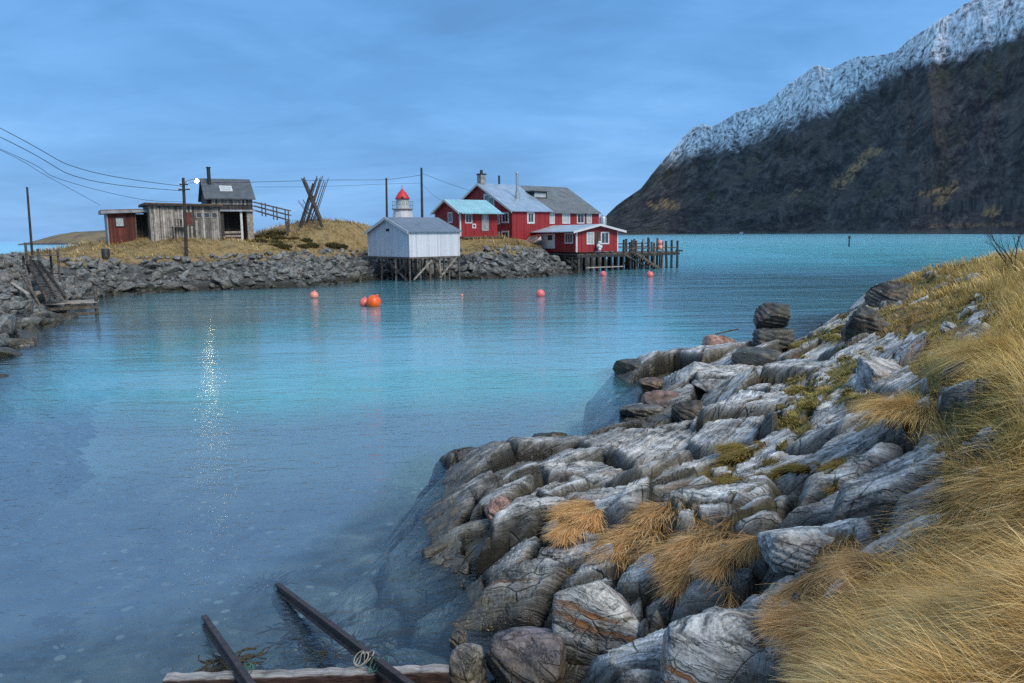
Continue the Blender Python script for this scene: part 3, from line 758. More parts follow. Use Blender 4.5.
cloud = wt.ramp(cf, [(.32, (.80, 2.25, 4.8)), (.45, (1.02, 2.95, 6.2)), (.56, (1.42, 3.65, 7.3)), (.68, (2.2, 4.6, 8.2))])
ovc = wt.ramp(c1, [(.3, (4.0, 5.6, 8.2)), (.7, (5.9, 7.6, 10.2))])
hi = wt.fr(el, .36, .75)
cloud = wt.mix(hi, cloud, ovc)
col = wt.mix(.88, skyn.outputs[0], cloud)
T.links.new(col, bg.inputs[0]); bg.inputs[1].default_value = 0.109
sd = bpy.data.lights.new('sun', 'SUN'); sd.energy = 2.7; sd.angle = R(20); sd.color = (1, .91, .78)
so = bpy.data.objects.new('sun', sd); COL.objects.link(so)
dv = Vector((math.sin(R(SUN_AZ)) * math.cos(R(SUN_EL)), math.cos(R(SUN_AZ)) * math.cos(R(SUN_EL)), math.sin(R(SUN_EL))))
so.rotation_euler = dv.to_track_quat('Z', 'Y').to_euler(); so.location = dv * 60 + Vector((0, 30, 10))
cd = bpy.data.cameras.new('camera'); co = bpy.data.objects.new('camera', cd); COL.objects.link(co)
cd.sensor_width = 36; cd.lens = 36 * FPX / IMW; cd.clip_end = 120000; cd.clip_start = .05
co.matrix_world = Matrix.Translation(CO) @ CM.to_4x4(); SC.camera = co
vs = SC.view_settings; vs.view_transform = 'Standard'; vs.look = 'None'; vs.exposure = 0.2; vs.gamma = 1.0; vs.use_curve_mapping = False
SC.cycles.use_denoising = False; SC.cycles.max_bounces = 8; SC.cycles.transparent_max_bounces = 24; SC.cycles.sample_clamp_indirect = 6
# ================================================================ materials for the things
M_white = boards_mat('white_paint_boards', (.44, .465, .50), (.54, .565, .60), (.59, .61, .64), .16, .6, grime=.2, gapdark=.12)
M_wtrim = plain_mat('white_trim', (.56, .57, .57), .6, .12)
M_red = boards_mat('red_boards', (.15, .007, .010), (.27, .011, .016), (.33, .018, .022), .15, .7, grime=.35, gapdark=.4)
M_redold = boards_mat('worn_red_boards', (.045, .012, .009), (.11, .020, .013), (.19, .05, .03), .13, .85, grime=.6, gapdark=.6)
M_oldwood = boards_mat('weathered_boards', (.035, .032, .029), (.26, .24, .21), (.56, .53, .46), .17, .9, grime=.85, gapdark=.9)
M_darkwood = boards_mat('dark_tarred_boards', (.014, .013, .013), (.035, .031, .029), (.075, .065, .058), .15, .85, gapdark=.7)
M_greyboard = plain_mat('grey_painted_board', (.30, .32, .34), .8, .3, 2)
M_pile = plain_mat('timber_pile', (.115, .095, .078), .9, .5, 4, bump=.5)
M_palepile = plain_mat('bleached_timber', (.34, .30, .255), .9, .4, 4, bump=.5)
M_wetpile = plain_mat('tide_wet_timber', (.028, .026, .024), .6, .5, 4, bump=.5)
M_pole = plain_mat('creosote_pole', (.045, .036, .030), .85, .4, 5, bump=.4)
M_glass = NT('window_glass').pbr((.035, .045, .055), .08, spec=.8)
M_paleglass = plain_mat('curtained_glass', (.42, .47, .48), .2, .3, 6)
M_black = plain_mat('black_iron', (.018, .018, .02), .6, .3)
M_steel = plain_mat('galvanised_steel', (.42, .45, .47), .45, .25, 6, metal=.6)
M_rail = plain_mat('rusty_rail', (.060, .042, .036), .55, .6, 9, metal=.25, bump=.6, c2=(.022, .018, .018))
M_wire = NT('power_wire').pbr((.025, .027, .03), .5)
M_rope = plain_mat('green_rope', (.05, .16, .12), .8, .4, 20)
M_whiterope = plain_mat('pale_rope', (.34, .33, .28), .8, .3, 20)
M_lamp = NT('lamp_glass')
_e = M_lamp.n('Emission', Color=(1, .80, .42, 1), Strength=85.0); M_lamp.t.links.new(_e.outputs[0], M_lamp.out.inputs[0]); M_lamp = M_lamp.m
M_orange = plain_mat('orange_buoy_plastic', (.80, .115, .012), .38, .2, 3)
M_pink = plain_mat('pink_buoy_plastic', (.82, .17, .16), .4, .25, 3)
M_salmon = plain_mat('faded_salmon_plastic', (.82, .27, .20), .45, .25, 3)
M_rimred = plain_mat('lighthouse_red_paint', (.55, .022, .028), .5, .2)
M_concrete = plain_mat('concrete_foundation', (.27, .26, .24), .9, .35, 2.5, bump=.4)

def metal_roof(name, c, pitch_axis, seam=.45, rough=.4):
    t = NT(name); o = t.obj(); s = t.n('SeparateXYZ', Vector=o).outputs[pitch_axis]
    f = t.math('ABSOLUTE', t.math('SUBTRACT', t.math('FRACT', t.math('DIVIDE', s, seam)), .5))
    rib = t.fr(f, .40, .5)
    col = t.ramp(t.noise(o, .8, 6, .7), [(.3, tuple(a * .7 for a in c)), (.55, c), (.75, tuple(min(.9, a * 1.15) for a in c))])
    col = t.mix(t.math('MULTIPLY', rib, .35), col, tuple(a * .5 for a in c))
    return t.pbr(col, rough, .35, t.bump(rib, .8, .04))
M_roofcyan = metal_roof('pale_turquoise_metal_roof', (.30, .56, .60), 0)
M_roofblue = metal_roof('light_grey_blue_metal_roof', (.30, .40, .50), 0)
M_roofshed = metal_roof('pale_blue_metal_roof', (.44, .54, .60), 1)
M_roofdark = metal_roof('dark_grey_metal_roof', (.17, .21, .255), 0, .6, .5)
def slate(name, c):
    t = NT(name); o = t.obj()
    br = t.n('TexBrick', Vector=t.mapv(o, sc=(1, 1, 1)), Scale=1.0, Mortar__Size=.012, Brick__Width=.42, Row__Height=.22, Color1=(*c, 1), Color2=(*[a * .72 for a in c], 1), Mortar=(*[a * .35 for a in c], 1))
    col = t.mix(t.fr(t.noise(o, 1.3, 6, .7), .42, .68, 0, .6), br.outputs[0], tuple(a * 1.5 for a in c))
    return t.pbr(col, .8, normal=t.bump(br.outputs[1], -.5, .02))
M_slate = slate('grey_slate', (.115, .135, .145))
M_slate2 = slate('dark_slate', (.075, .090, .105))
M_turf = plain_mat('turf_roof_edge', (.20, .12, .075), .95, .5, 5, bump=.8, c2=(.06, .05, .03))

# ================================================================ houses
class House:
    """near corner A, wall 'u' runs to the right, wall 'v' runs left/back; both are seen from the cove"""
    def __init__(s, name, label, cat, apx, apy, YA, theta, pu, pv, zE_py, apex_py=None, ridge='u', A=None, Lu=None, Lv=None, z0=None, group=None):
        s.th = R(theta); s.u = Vector((math.cos(s.th), math.sin(s.th), 0)); s.v = Vector((-s.u.y, s.u.x, 0))
        if A is None: A = at(apx, apy, YA)
        s.A = Vector(A);
        if z0 is not None: s.A.z = z0
        s.Lu = Lu or s.solve(s.u, pu); s.Lv = Lv or s.solve(s.v, pv)
        c = proj(s.A); s.zE = at(c[0], zE_py, s.A.y).z - s.A.z if zE_py else None
        s.ridge = ridge
        if apex_py is not None:
            m = s.A + (s.v * s.Lv / 2 if ridge == 'u' else s.u * s.Lu / 2)
            s.zR = at(proj(m)[0], apex_py, m.y).z - s.A.z
        s.root = empty(name, s.A, s.th, label, cat, group)
        print(name, 'A', tuple(round(a, 1) for a in s.A), 'Lu %.1f Lv %.1f zE %s zR %s' % (s.Lu, s.Lv, s.zE, getattr(s, 'zR', None)))
    def solve(s, d, px):
        lo, hi = 0.0, 40.0
        f = lambda k: proj(s.A + d * k)[0] - px
        sg = f(0) > 0
        for _ in range(50):
            m = (lo + hi) / 2
            if (f(m) > 0) == sg: lo = m
            else: hi = m
        return lo
    def local(s, px, py, wall, off=0.0):
        o = CO - s.A; d = ray(px, py)
        ol = Vector((o.dot(s.u), o.dot(s.v), o.z)); dl = Vector((d.dot(s.u), d.dot(s.v), d.z))
        k = (off - ol.y) / dl.y if wall == 'u' else (off - ol.x) / dl.x
        return ol + dl * k
    def walls(s, mat, name='wall', foot=.0):
        E, Rg = s.zE, s.zR
        m = MB()
        if s.ridge == 'u': m.prism([(0, -foot), (s.Lv, -foot), (s.Lv, E), (s.Lv / 2, Rg), (0, E)], 0, s.Lu, 'x')
        else: m.prism([(0, -foot), (s.Lu, -foot), (s.Lu, E), (s.Lu / 2, Rg), (0, E)], 0, s.Lv, 'y')
        return m.build(name, mat, s.root)
    def roof(s, mat, over=.3, th=.1, end=.3, name='roof'):
        E, Rg = s.zE, s.zR; W = s.Lv if s.ridge == 'u' else s.Lu; L = s.Lu if s.ridge == 'u' else s.Lv
        sl = (Rg - E) / (W / 2); k = .012
        m = MB()
        for sg in (-1, 1):
            x0, z0 = W / 2, Rg + k; x1, z1 = W / 2 + sg * (W / 2 + over), E - sl * over + k
            m.prism([(x0, z0), (x1, z1), (x1, z1 + th), (x0, z0 + th)], -end, L + end, 'x' if s.ridge == 'u' else 'y')
        o = m.build(name, mat, s.root); s.rf = o
        return o
    def barge(s, mat, over=.3, th=.1, end=.3, h=.2, which='near'):
        E, Rg = s.zE, s.zR; W = s.Lv if s.ridge == 'u' else s.Lu; sl = (Rg - E) / (W / 2); m = MB()
        for sg in (-1, 1):
            x0, z0 = W / 2, Rg + .012; x1, z1 = W / 2 + sg * (W / 2 + over), E - sl * over + .012
            m.prism([(x0, z0 - h), (x1, z1 - h), (x1, z1 + th + .02), (x0, z0 + th + .02)], -end - .05, -end - .004, 'x' if s.ridge == 'u' else 'y')
        return m.build('bargeboard', mat, s.root)
    def place(s, m, wall, a, z, w, h, d0, d1):
        """box on a wall from depth d0 to d1 outwards"""
        if wall == 'u': m.box((a, -(d0 + d1) / 2, z), (w, d1 - d0, h))
        else: m.box((-(d0 + d1) / 2, a, z), (d1 - d0, w, h))
    def window(s, wall, px, py, w, h, frame=M_wtrim, pane=M_glass, bars=1, t=.12, name='window', cross=False):
        p = s.local(px, py, wall); a, z = (p.x if wall == 'u' else p.y), p.z
        m = MB()
        for q in (-1, 1):
            s.place(m, wall, a + q * (w / 2 - t / 2), z, t, h, -.01, .05)
            s.place(m, wall, a, z + q * (h / 2 - t / 2), w - 2 * t, t, -.01, .048)
        for b in range(bars):
            s.place(m, wall, a + (b + 1 - (bars + 1) / 2) * (w - 2 * t) / (bars + 1), z, .06, h - 2 * t, -.01, .042)
        if cross: s.place(m, wall, a, z + h * .12, w - 2 * t, .05, -.01, .038)
        f = m.build(name, frame, s.root)
        m = MB(); s.place(m, wall, a, z, w - 2 * t, h - 2 * t, -.02, .02)
        m.build('pane', pane, f); return f
    def corner(s, mat, w=.16, left=True, right=True):
        E = s.zE
        m = MB(); m.box((w / 2 - .03, w / 2 - .03, E / 2), (w + .03, w + .03, E - .02)); m.build('corner_board', mat, s.root)
        if right: m = MB(); m.box((s.Lu - w / 2 + .02, w / 2 - .03, E / 2), (w, w + .03, E - .02)); m.build('corner_board', mat, s.root)
        if left: m = MB(); m.box((w / 2 - .03, s.Lv - w / 2 + .02, E / 2), (w + .03, w, E - .02)); m.build('corner_board', mat, s.root)

# --- white boathouse on piles
bh = House('boathouse', 'white boathouse with a dark grey roof standing on piles over the water', 'boathouse', 409.8, 257.3, 69.0, 38, 459.6, 368.5, 231.8, 218.2)
bh.walls(M_white); bh.roof(M_roofdark, .22, .09, .22); bh.barge(M_wtrim, .22, .09, .22, .16); bh.corner(M_wtrim, .12)
m = MB(); m.prism([(-.08, -.16), (bh.Lv + .06, -.16), (bh.Lv + .06, -.002), (-.08, -.002)], -.08, bh.Lu + .06, 'x'); m.build('sill_beam', M_pile, bh.root)
p = bh.local(387.6, 230, 'v'); m = MB(); bh.place(m, 'v', p.y, p.z, .62, .24, -.01, .03); m.build('vent', M_black, bh.root)
_r = random.Random(3)
for i in range(6):
    for j in range(4):
        a, b = bh.Lu * (i + .05) / 5.1, bh.Lv * (j + .05) / 3.1
        wx_, wy_ = (bh.A + bh.u * a + bh.v * b).xy
        zb = hz(wx_, wy_) - .3
        if zb > 1.6: continue
        m = MB(); m.tube((a + _r.uniform(-.15, .15), b + _r.uniform(-.15, .15), zb - bh.A.z), (a, b, -.15), .10, .085, 8)
        m.build('pile', M_palepile if _r.random() < .25 else M_pile, bh.root)
for q0, q1, mt in [((-.02, 4.0, -.35), (-.02, .6, -2.1), M_pile), ((.3, -.12, -2.0), (2.3, -.12, -.3), M_palepile), ((3.2, -.12, -1.9), (5.0, -.12, -.25), M_palepile), ((-.06, .5, -.3), (-.06, 2.4, -1.6), M_pile), ((2.5, -.12, -.3), (3.4, -.12, -1.9), M_pile)]:
    q0, q1 = Vector(q0), Vector(q1)
    if q0.x > .1: q0.x *= bh.Lu / 5.6; q1.x *= bh.Lu / 5.6
    m = MB(); m.beam(q0, q1, .12, .12); m.build('brace', mt, bh.root)

# --- small red house with turquoise roof and porch
sr = House('red_cottage', 'small red cottage with a pale turquoise metal roof and open porch, behind the white boathouse', 'house', 460.3, 236.5, 84, 38, 497.5, 435.5, 211.3, 200.3)
sr.walls(M_red, foot=1.2); sr.roof(M_roofcyan, .35, .1, .35); sr.barge(M_wtrim, .35, .1, .35, .14); sr.corner(M_wtrim, .13, right=False)
sr.window('v', 450.4, 217.6, .9, 1.15, bars=1); sr.window('u', 468.5, 218.3, .95, 1.1, bars=1); sr.window('u', 474.0, 226, .5, .5, bars=0)
p = sr.local(485, 221.5, 'u'); m = MB(); sr.place(m, 'u', p.x, p.z, .95, 2.05, -.01, .045); d_ = m.build('door', M_greyboard, sr.root)
m = MB(); sr.place(m, 'u', p.x, p.z + .45, .5, .7, .04, .055); m.build('pane', M_paleglass, d_)
m = MB(); m.box((sr.Lu / 2, -.5, -.12), (sr.Lu + .3, .96, .16)); m.build('porch_deck', M_pile, sr.root)
m = MB(); m.prism([(-.1, sr.zE - .14), (-.9, sr.zE - .28), (-.9, sr.zE - .19), (-.1, sr.zE - .05)], -.3, sr.Lu + .3, 'x'); m.build('porch_roof', M_roofcyan, sr.root)

# --- large red house: metal roofed front part and slate roofed rear part
m = MB(); m.box((sr.Lu / 2, -.46, -.7), (sr.Lu, .8, 1.0)); m.build('porch_base', M_darkwood, sr.root)
mr = House('red_house', 'large two storey red house with light blue metal roof, tall steel flue and white windows', 'house', 512.3, 243.2, 89, 40, 549.3, 451, 210, 184.3)
mr.walls(M_red, foot=.8); mr.roof(M_roofblue, .35, .1, .3); mr.barge(M_wtrim, .35, .1, .3, .16); mr.corner(M_red, .14, left=False)
mr.window('u', 530.7, 217.8, 1.15, 1.35, bars=1, t=.2)
mr.window('v', 505.3, 217.6, 1.3, 1.25, bars=1, t=.18); mr.window('v', 505.3, 236.5, 1.35, 1.3, bars=1, t=.18)
mr.window('v', 497.5, 219, .9, 1.25, bars=1, t=.14); mr.window('v', 491.5, 201.5, 1.1, 1.2, bars=1, t=.2); mr.window('v', 486.5, 199, 1.0, 1.2, bars=1, t=.2)
mr.window('v', 497.5, 237, .9, 1.2, bars=1, t=.14)
m = MB(); zc = mr.zR - .9; m.box((.45, mr.Lv / 2 + .1, zc + .9), (.75, .75, 2.3)); ch = m.build('chimney', M_concrete, mr.root)
m = MB(); m.box((.45, mr.Lv / 2 + .1, zc + 2.1), (.9, .9, .12)); m.tube((.45, mr.Lv / 2 + .1, zc + 2.1), (.45, mr.Lv / 2 + .1, zc + 2.6), .2, .16, 8); m.build('chimney_cap', M_black, ch)
def on_roof(h, px, py, k=0.0):
    """where the sight line meets the near roof slope (ridge along u)"""
    o = CO - h.A; d = ray(px, py); ol = Vector((o.dot(h.u), o.dot(h.v), o.z)); dl = Vector((d.dot(h.u), d.dot(h.v), d.z))
    sl = (h.zR - h.zE) / (h.Lv / 2)      # z = zE + sl*v
    tt = (h.zE + .1 + sl * ol.y - ol.z) / (dl.z - sl * dl.y); return ol + dl * tt
p = on_roof(mr, 517.3, 199); top = at(517.3, 173.2, (mr.A + mr.v * p.y + mr.u * p.x).y).z - mr.A.z
m = MB(); m.tube(p - Vector((0, 0, .2)), (p.x, p.y, p.z + .9), .3, .22, 10); m.tube((p.x, p.y, p.z + .9), (p.x, p.y, top), .16, .16, 10); m.tube((p.x, p.y, top), (p.x, p.y, top + .1), .22, .2, 10); m.build('steel_flue', M_steel, mr.root)
p = Vector((mr.Lu * .62, mr.Lv / 2 + .6, mr.zR - .3)); m = MB(); m.tube(p, p + Vector((0, 0, 1.5)), .12, .12, 8); m.build('stove_pipe', M_black, mr.root)

# rear part, a wing of the same size built on behind
A2 = mr.A + mr.u * (mr.Lu + .02) + mr.v * .35
wr_ = House('slate_roofed_house', 'red house wing with grey slate roof and dormer behind the pier shed', 'house', 0, 0, 0, 40, 599.0, 0, 0, None, A=A2, Lv=mr.Lv - .35)
wr_.zE = mr.zE - .1; wr_.zR = mr.zR - .02
wr_.walls(M_red, foot=.8); wr_.roof(M_slate, .4, .1, .0); 
for px, w_, pn in ((551.5, .95, M_paleglass), (566, 1.3, M_paleglass), (580.5, 1.3, M_glass), (589, .9, M_paleglass)):
    wr_.window('u', px, 218.3, w_, 1.3, bars=1, t=.14, pane=pn)
p = on_roof(wr_, 536, 197.5)
if p.x < 1.4: p.x = 1.4
m = MB(); m.box((p.x, p.y + .9, p.z + .25), (2.3, 2.2, .9)); dm = m.build('dormer', M_darkwood, wr_.root)
m = MB(); m.box((p.x, p.y + .75, p.z + .78), (2.7, 2.7, .12)); m.build('dormer_roof', M_slate, dm)
m = MB(); m.box((p.x, p.y - .215, p.z + .3), (1.9, .03, .55)); m.build('pane', M_paleglass, dm)

# --- low shed on the pier
ps = House('pier_shed', 'low red shed with a pale metal roof standing on the pier edge', 'shed', 576.3, 252.3, 84, 30, 617.8, 527, 230.8, 225.0, ridge='v')
ps.walls(M_red); ps.roof(M_roofshed, .75, .09, .55); ps.barge(M_wtrim, .75, .09, .55, .12); ps.corner(M_wtrim, .14, left=False)
ps.window('u', 590.2, 238.2, 1.0, 1.35, bars=1, t=.14, pane=M_paleglass); ps.window('u', 604.8, 238.0, 1.15, 1.35, bars=1, t=.14, pane=M_glass)
p = ps.local(597.3, 241, 'u'); m = MB(); ps.place(m, 'u', p.x, p.z, .55, 1.9, -.01, .04); m.build('door', M_darkwood, ps.root)
ps.window('v', 569, 238.3, 1.6, 1.15, bars=2, t=.13)
m = MB(); ps.place(m, 'v', ps.Lv * .60, ps.zE * .52, 4.0, ps.zE * .72, -.01, .06); wpn = m.build('white_wall_panel', M_wtrim, ps.root)
pw = ps.local(550.5, 238.5, 'v'); m = MB(); ps.place(m, 'v', pw.y, pw.z + .1, .9, .55, .05, .09); m.build('pane', M_black, wpn)
pw = ps.local(554, 246, 'v')

# red and white rowing boat laid against the shed
def rowboat(name, loc, rz, L, W, H, mat, label, tilt=(0, 0)):
    n, k = 15, 9; V = []
    for i in range(n):
        s = i / (n - 1) * 2 - 1; w = W / 2 * (1 - abs(s) ** 2.3) ** .8 if abs(s) < 1 else 0.0
        rise = .22 * H * s * s
        for j in range(k):
            a = (j / (k - 1) - .5) * math.pi
            V.append((s * L / 2, w * math.sin(a), rise - H * math.cos(a) ** .6 * (1 - .25 * s * s) if abs(math.cos(a)) > 1e-6 else rise))
    F = [(i * k + j, (i + 1) * k + j, (i + 1) * k + j + 1, i * k + j + 1) for i in range(n - 1) for j in range(k - 1)]
    root = empty(name, loc, rz, label, 'boat'); root.rotation_euler = (tilt[0], tilt[1], rz)
    mb = MB(); mb.add(V, F, True); h = mb.build('hull', mat, root)
    md = h.modifiers.new('thick', 'SOLIDIFY'); md.thickness = .04
    for sgn in (0, k - 1):
        mb = MB(); mb.path([Vector(V[i * k + sgn]) + Vector((0, 0, .01)) for i in range(n)], .05, 6); mb.build('gunwale', M_rimred, root)
    for q in (-.25, .2): mb = MB(); mb.box((q * L, 0, -.12 * H), (.22, W * .84, .04)); mb.build('thwart', M_palepile, root)
    return root
bp_ = ps.A + ps.v * ps.local(541, 240, 'v').y - ps.u * 1.35
rowboat('rowing_boat', (bp_.x, bp_.y, hz(bp_.x, bp_.y) + .42), ps.th + R(97), 3.4, 1.25, .5, M_wtrim, 'white rowing boat with red rim lying on the stones beside the pier shed', (R(-38), R(4)))

# white fish tank and grey container behind the shed
q = at(603, 221, 96); e = empty('storage_tank', (q.x, q.y, max(hz(q.x, q.y), 2.2)), R(30), 'pale grey storage tank at the far gable end of the slate roofed wing', 'tank')
hh_ = at(603, 215.5, 96).z - e.location.z
m = MB(); m.lathe([(0, 0), (.40, 0), (.45, .1), (.45, hh_ - .35), (.35, hh_ - .1), (.15, hh_), (0, hh_)], n=20); m.build('vessel', M_steel, e)
m = MB(); m.lathe([(.18, hh_ - .02), (.18, hh_ + .12), (0, hh_ + .12)], n=14); m.build('lid', M_steel, e)

# --- lighthouse
def lighthouse():
    D = 108.; b = at(403.6, 236, D); zg = at(403.6, 209.3, D).z; k = D / FPX
    z0 = hz(b.x, b.y) - .3
    e = empty('lighthouse', (b.x, b.y, z0), .3, 'small white lighthouse with a red lantern roof, behind the white boathouse', 'lighthouse')
    g = zg - z0; top = at(403.6, 190, D).z - z0; fin = at(403.6, 186, D).z - z0; ly = at(403.6, 199, D).z - z0
    m = MB(); m.lathe([(1.75, 0), (1.55, g * .5), (1.28, g - .1)], n=10, smooth=False); m.build('tower', M_white, e)
    m = MB(); m.lathe([(1.2, g - .1), (1.50, g - .02), (1.50, g + .10), (.4, g + .10)], n=24, smooth=False); gl_ = m.build('gallery', M_greyboard, e)
    m = MB()
    for i in range(12):
        a = i * math.pi / 6; m.tube((1.44 * math.cos(a), 1.44 * math.sin(a), g + .1), (1.44 * math.cos(a), 1.44 * math.sin(a), g + 1.05), .022, n=5)
    for zq in (.55, 1.05):
        m.path([(1.44 * math.cos(a * math.pi / 12), 1.44 * math.sin(a * math.pi / 12), g + zq) for a in range(25)], .022, 5)
    m.build('railing', M_steel, gl_)
    m = MB(); m.lathe([(.86, g + .1), (.86, ly + .02)], n=10, smooth=False); m.build('lantern_room', M_wtrim, e)
    m = MB()
    for i in range(10):
        a = (i + .5) * math.pi / 5; m.box((.84 * math.cos(a), .84 * math.sin(a), (g + ly) / 2 + .25), (.06, .34, ly - g - .9), Matrix.Rotation(a, 3, 'Z'))
    m.build('lantern_glass', M_paleglass, e)
    m = MB(); m.lathe([(.84, ly), (1.02, ly - .05), (.98, ly + .12), (.80, ly + .45), (.55, top - .35), (.22, top - .05), (.2, top + .12), (0, top + .14)], n=20); rf = m.build('lantern_roof', M_rimred, e)
    m = MB(); m.tube((0, 0, top + .1), (0, 0, fin), .05, .04, 6); m.lathe([(0, fin - .05), (.09, fin + .04), (0, fin + .13)], n=8); m.build('finial', M_rimred, rf)
    m = MB(); m.box((-.15, -.97, ly + .15), (.34, .1, .3)); m.build('dormer_vent', M_black, rf)
lighthouse()
# ================================================================ weathered sheds on the headland
def flat_shed():
    Yd = 67.0
    A = at(151.5, 240.5, Yd)
    h = House('weathered_shed', 'long low shed of bleached upright boards with small windows and a worn red annex', 'shed', 0, 0, 0, 31, 222, 146, None, None, A=A, Lv=4.6)
    ztop = at(151.5, 205.5, A.y).z - A.z; ztop2 = at(222, 207.2, (A + h.u * h.Lu).y).z - A.z
    h.zE = ztop
    m = MB(); m.prism([(0, -1.2), (h.Lu, -1.2), (h.Lu, ztop2), (0, ztop)], 0, h.Lv, 'y'); m.build('wall', M_oldwood, h.root)
    m = MB(); m.prism([(-.35, ztop + .01), (h.Lu + .2, ztop2 + .01), (h.Lu + .2, ztop2 + .17), (-.35, ztop + .17)], -.35, h.Lv + .3, 'y'); rf = m.build('roof', M_darkwood, h.root)
    m = MB(); m.prism([(-.33, ztop + .172), (h.Lu + .18, ztop2 + .172), (h.Lu + .18, ztop2 + .25), (-.33, ztop + .25)], -.33, h.Lv + .28, 'y'); m.build('turf_layer', M_turf, rf)
    # loose batten boards of uneven length on the front
    rb = random.Random(8); m = MB(); x = .1
    while x < h.Lu - .2:
        w_ = rb.uniform(.10, .2); top = ztop - rb.uniform(.1, .5) if rb.random() < .75 else ztop - rb.uniform(.6, 1.4)
        bot = -.6 - rb.uniform(0, .4)
        p5 = h.local(187.8, 218.5, 'u')
        if not (abs(x + w_ / 2 - p5.x) < .55 or x > h.local(196, 215, 'u').x - .1 and top > 1.2):
            m.box((x + w_ / 2, -.03, (top + bot) / 2), (w_, .035, top - bot))
        x += w_ + rb.uniform(.02, .45)
    m.build('battens', M_palepile, h.root)
    h.window('u', 187.8, 218.8, .75, 1.2, frame=M_pile, pane=plain_mat('red_shutter', (.13, .03, .02), .8), bars=0, t=.09)
    for px in (199, 206.8, 214.4): h.window('u', px, 215.2, .5, .5, frame=M_palepile, pane=M_glass, bars=0, t=.06)
    h.window('u', 178.5, 222.5, .6, .6, frame=M_pile, pane=M_black, bars=0, t=.06)
    m = MB(); q = h.local(180, 229, 'u'); m.box((q.x, -.3, q.z + .2), (1.3, .5, .05)); 
    for sx2 in (-.55, .55): m.box((q.x + sx2, -.3, q.z - .4), (.06, .45, 1.2))
    m.build('work_bench', M_palepile, h.root)
    # annex: red front set back, grey side wall, open porch next to the shed
    VF = 1.3
    B0 = h.local(109.5, 240, 'u', VF).x; xp = h.local(135.5, 230, 'u', VF).x; x1 = -.02
    za = (at(110, 213.5, (h.A + h.u * B0 + h.v * VF).y)).z - h.A.z
    m = MB(); m.box(((B0 + xp) / 2, VF + 1.5, (za - .5) / 2), (xp - B0, 3.0, za + .5)); m.build('annex_wall', M_redold, h.root)
    m = MB(); m.box(((xp + x1) / 2, VF + 2.2, (za - .5) / 2), (x1 - xp - .02, 1.6, za + .5)); m.build('porch_back', M_darkwood, h.root)
    m = MB(); m.box((B0 - .05, VF + 1.35, (za - .5) / 2), (.08, 2.9, za + .48)); m.build('grey_side_wall', M_greyboard, h.root)
    m = MB(); m.prism([(B0 - .5, za - .02), (x1 - .0, za + .12), (x1 - .0, za + .34), (B0 - .5, za + .22)], VF - .45, VF + 3.3, 'y'); rf = m.build('annex_roof', M_greyboard, h.root)
    m = MB(); m.prism([(B0 - .48, za + .224), (x1 - .02, za + .344), (x1 - .02, za + .42), (B0 - .48, za + .30)], VF - .43, VF + 3.28, 'y'); m.build('turf_layer', M_turf, rf)
    m = MB(); m.box((xp + .06, VF + .05, za / 2 - .25), (.11, .11, za + .5)); m.build('porch_post', M_pile, h.root)
    q = h.local(119.7, 222, 'u', VF); m = MB()
    for dx in (-.33, .33): m.box((q.x + dx, VF - .02, q.z), (.09, .1, .85))
    for dz in (-.38, .38): m.box((q.x, VF - .018, q.z + dz), (.57, .1, .09))
    f = m.build('window', M_black, h.root); m = MB(); m.box((q.x, VF, q.z), (.57, .06, .67)); m.build('pane', M_paleglass, f)
    for dx in (.3, 1.4, 2.2, 3.0):
        m = MB(); m.tube((B0 + dx, VF + .3, -1.8), (B0 + dx, VF + .3, -.5), .13, n=7); m.build('foundation_post', M_wetpile, h.root)
    return h
fs = flat_shed()

th_h = House('grey_roofed_cabin', 'two storey timber cabin with dark slate roof, black chimney pipe and skylight', 'cabin', 251, 232.5, 70, 14, 253.0, 203, 196.4, None, z0=None)
# front long wall faces the cove: build it as a block whose 'u' wall runs from 203 to 252
A3 = at(209.0, 235, 72.5); A3.z = hz(A3.x, A3.y) - .1
bpy.data.objects.remove(th_h.root)
cb = House('grey_roofed_cabin', 'two storey timber cabin with dark slate roof, black chimney pipe and skylight', 'cabin', 0, 0, 0, 27, 254.6, 0, 196.5, None, A=A3, Lv=5.0)
cb.zE = at(209, 196.3, A3.y).z - A3.z
mm = A3 + cb.v * 2.5; cb.zR = at(proj(mm)[0], 179.5, mm.y).z - A3.z
zm = at(209, 210.5, A3.y).z - A3.z      # band between storeys
xb = cb.local(224, 220, 'u').x; xd = cb.local(241.5, 220, 'u').x; xe = cb.local(248.0, 220, 'u').x
m = MB(); m.prism([(0, zm), (cb.Lv, zm), (cb.Lv, cb.zE), (cb.Lv / 2, cb.zR), (0, cb.zE)], 0, cb.Lu, 'x'); m.build('upper_wall', M_darkwood, cb.root)
m = MB(); m.box((xb / 2 + cb.Lu / 2, 3.4, zm / 2 - .5), (cb.Lu - xb, 3.1, zm + 1)); m.box((xb / 2, 2.5, zm / 2 - .5), (xb, 4.9, zm + 1)); m.build('lower_wall', M_darkwood, cb.root)
m = MB(); m.box((cb.Lu - .28, .95, zm / 2 - .5), (.56, 1.8, zm + 1 - .02)); m.build('pale_wall_end', M_palepile, cb.root)
m = MB(); m.box((xd, .12, zm / 2 - .3), (.2, .2, zm + .6 - .02)); m.build('porch_post', M_wtrim, cb.root)
m = MB(); m.box(((xb + cb.Lu) / 2 - .2, -.08, zm), (cb.Lu - xb + .8, .22, .16)); m.build('storey_band', M_greyboard, cb.root)
m = MB()
for zq in (.25, .6, .95): m.box(((xb + xd) / 2, .1, zq), (xd - xb, .05, .2))
m.build('porch_railing', M_palepile, cb.root)
m = MB(); m.box(((xd + xe) / 2, 1.78, zm / 2 - .3), (xe - xd - .1, .06, zm - .2)); m.build('door', M_black, cb.root)
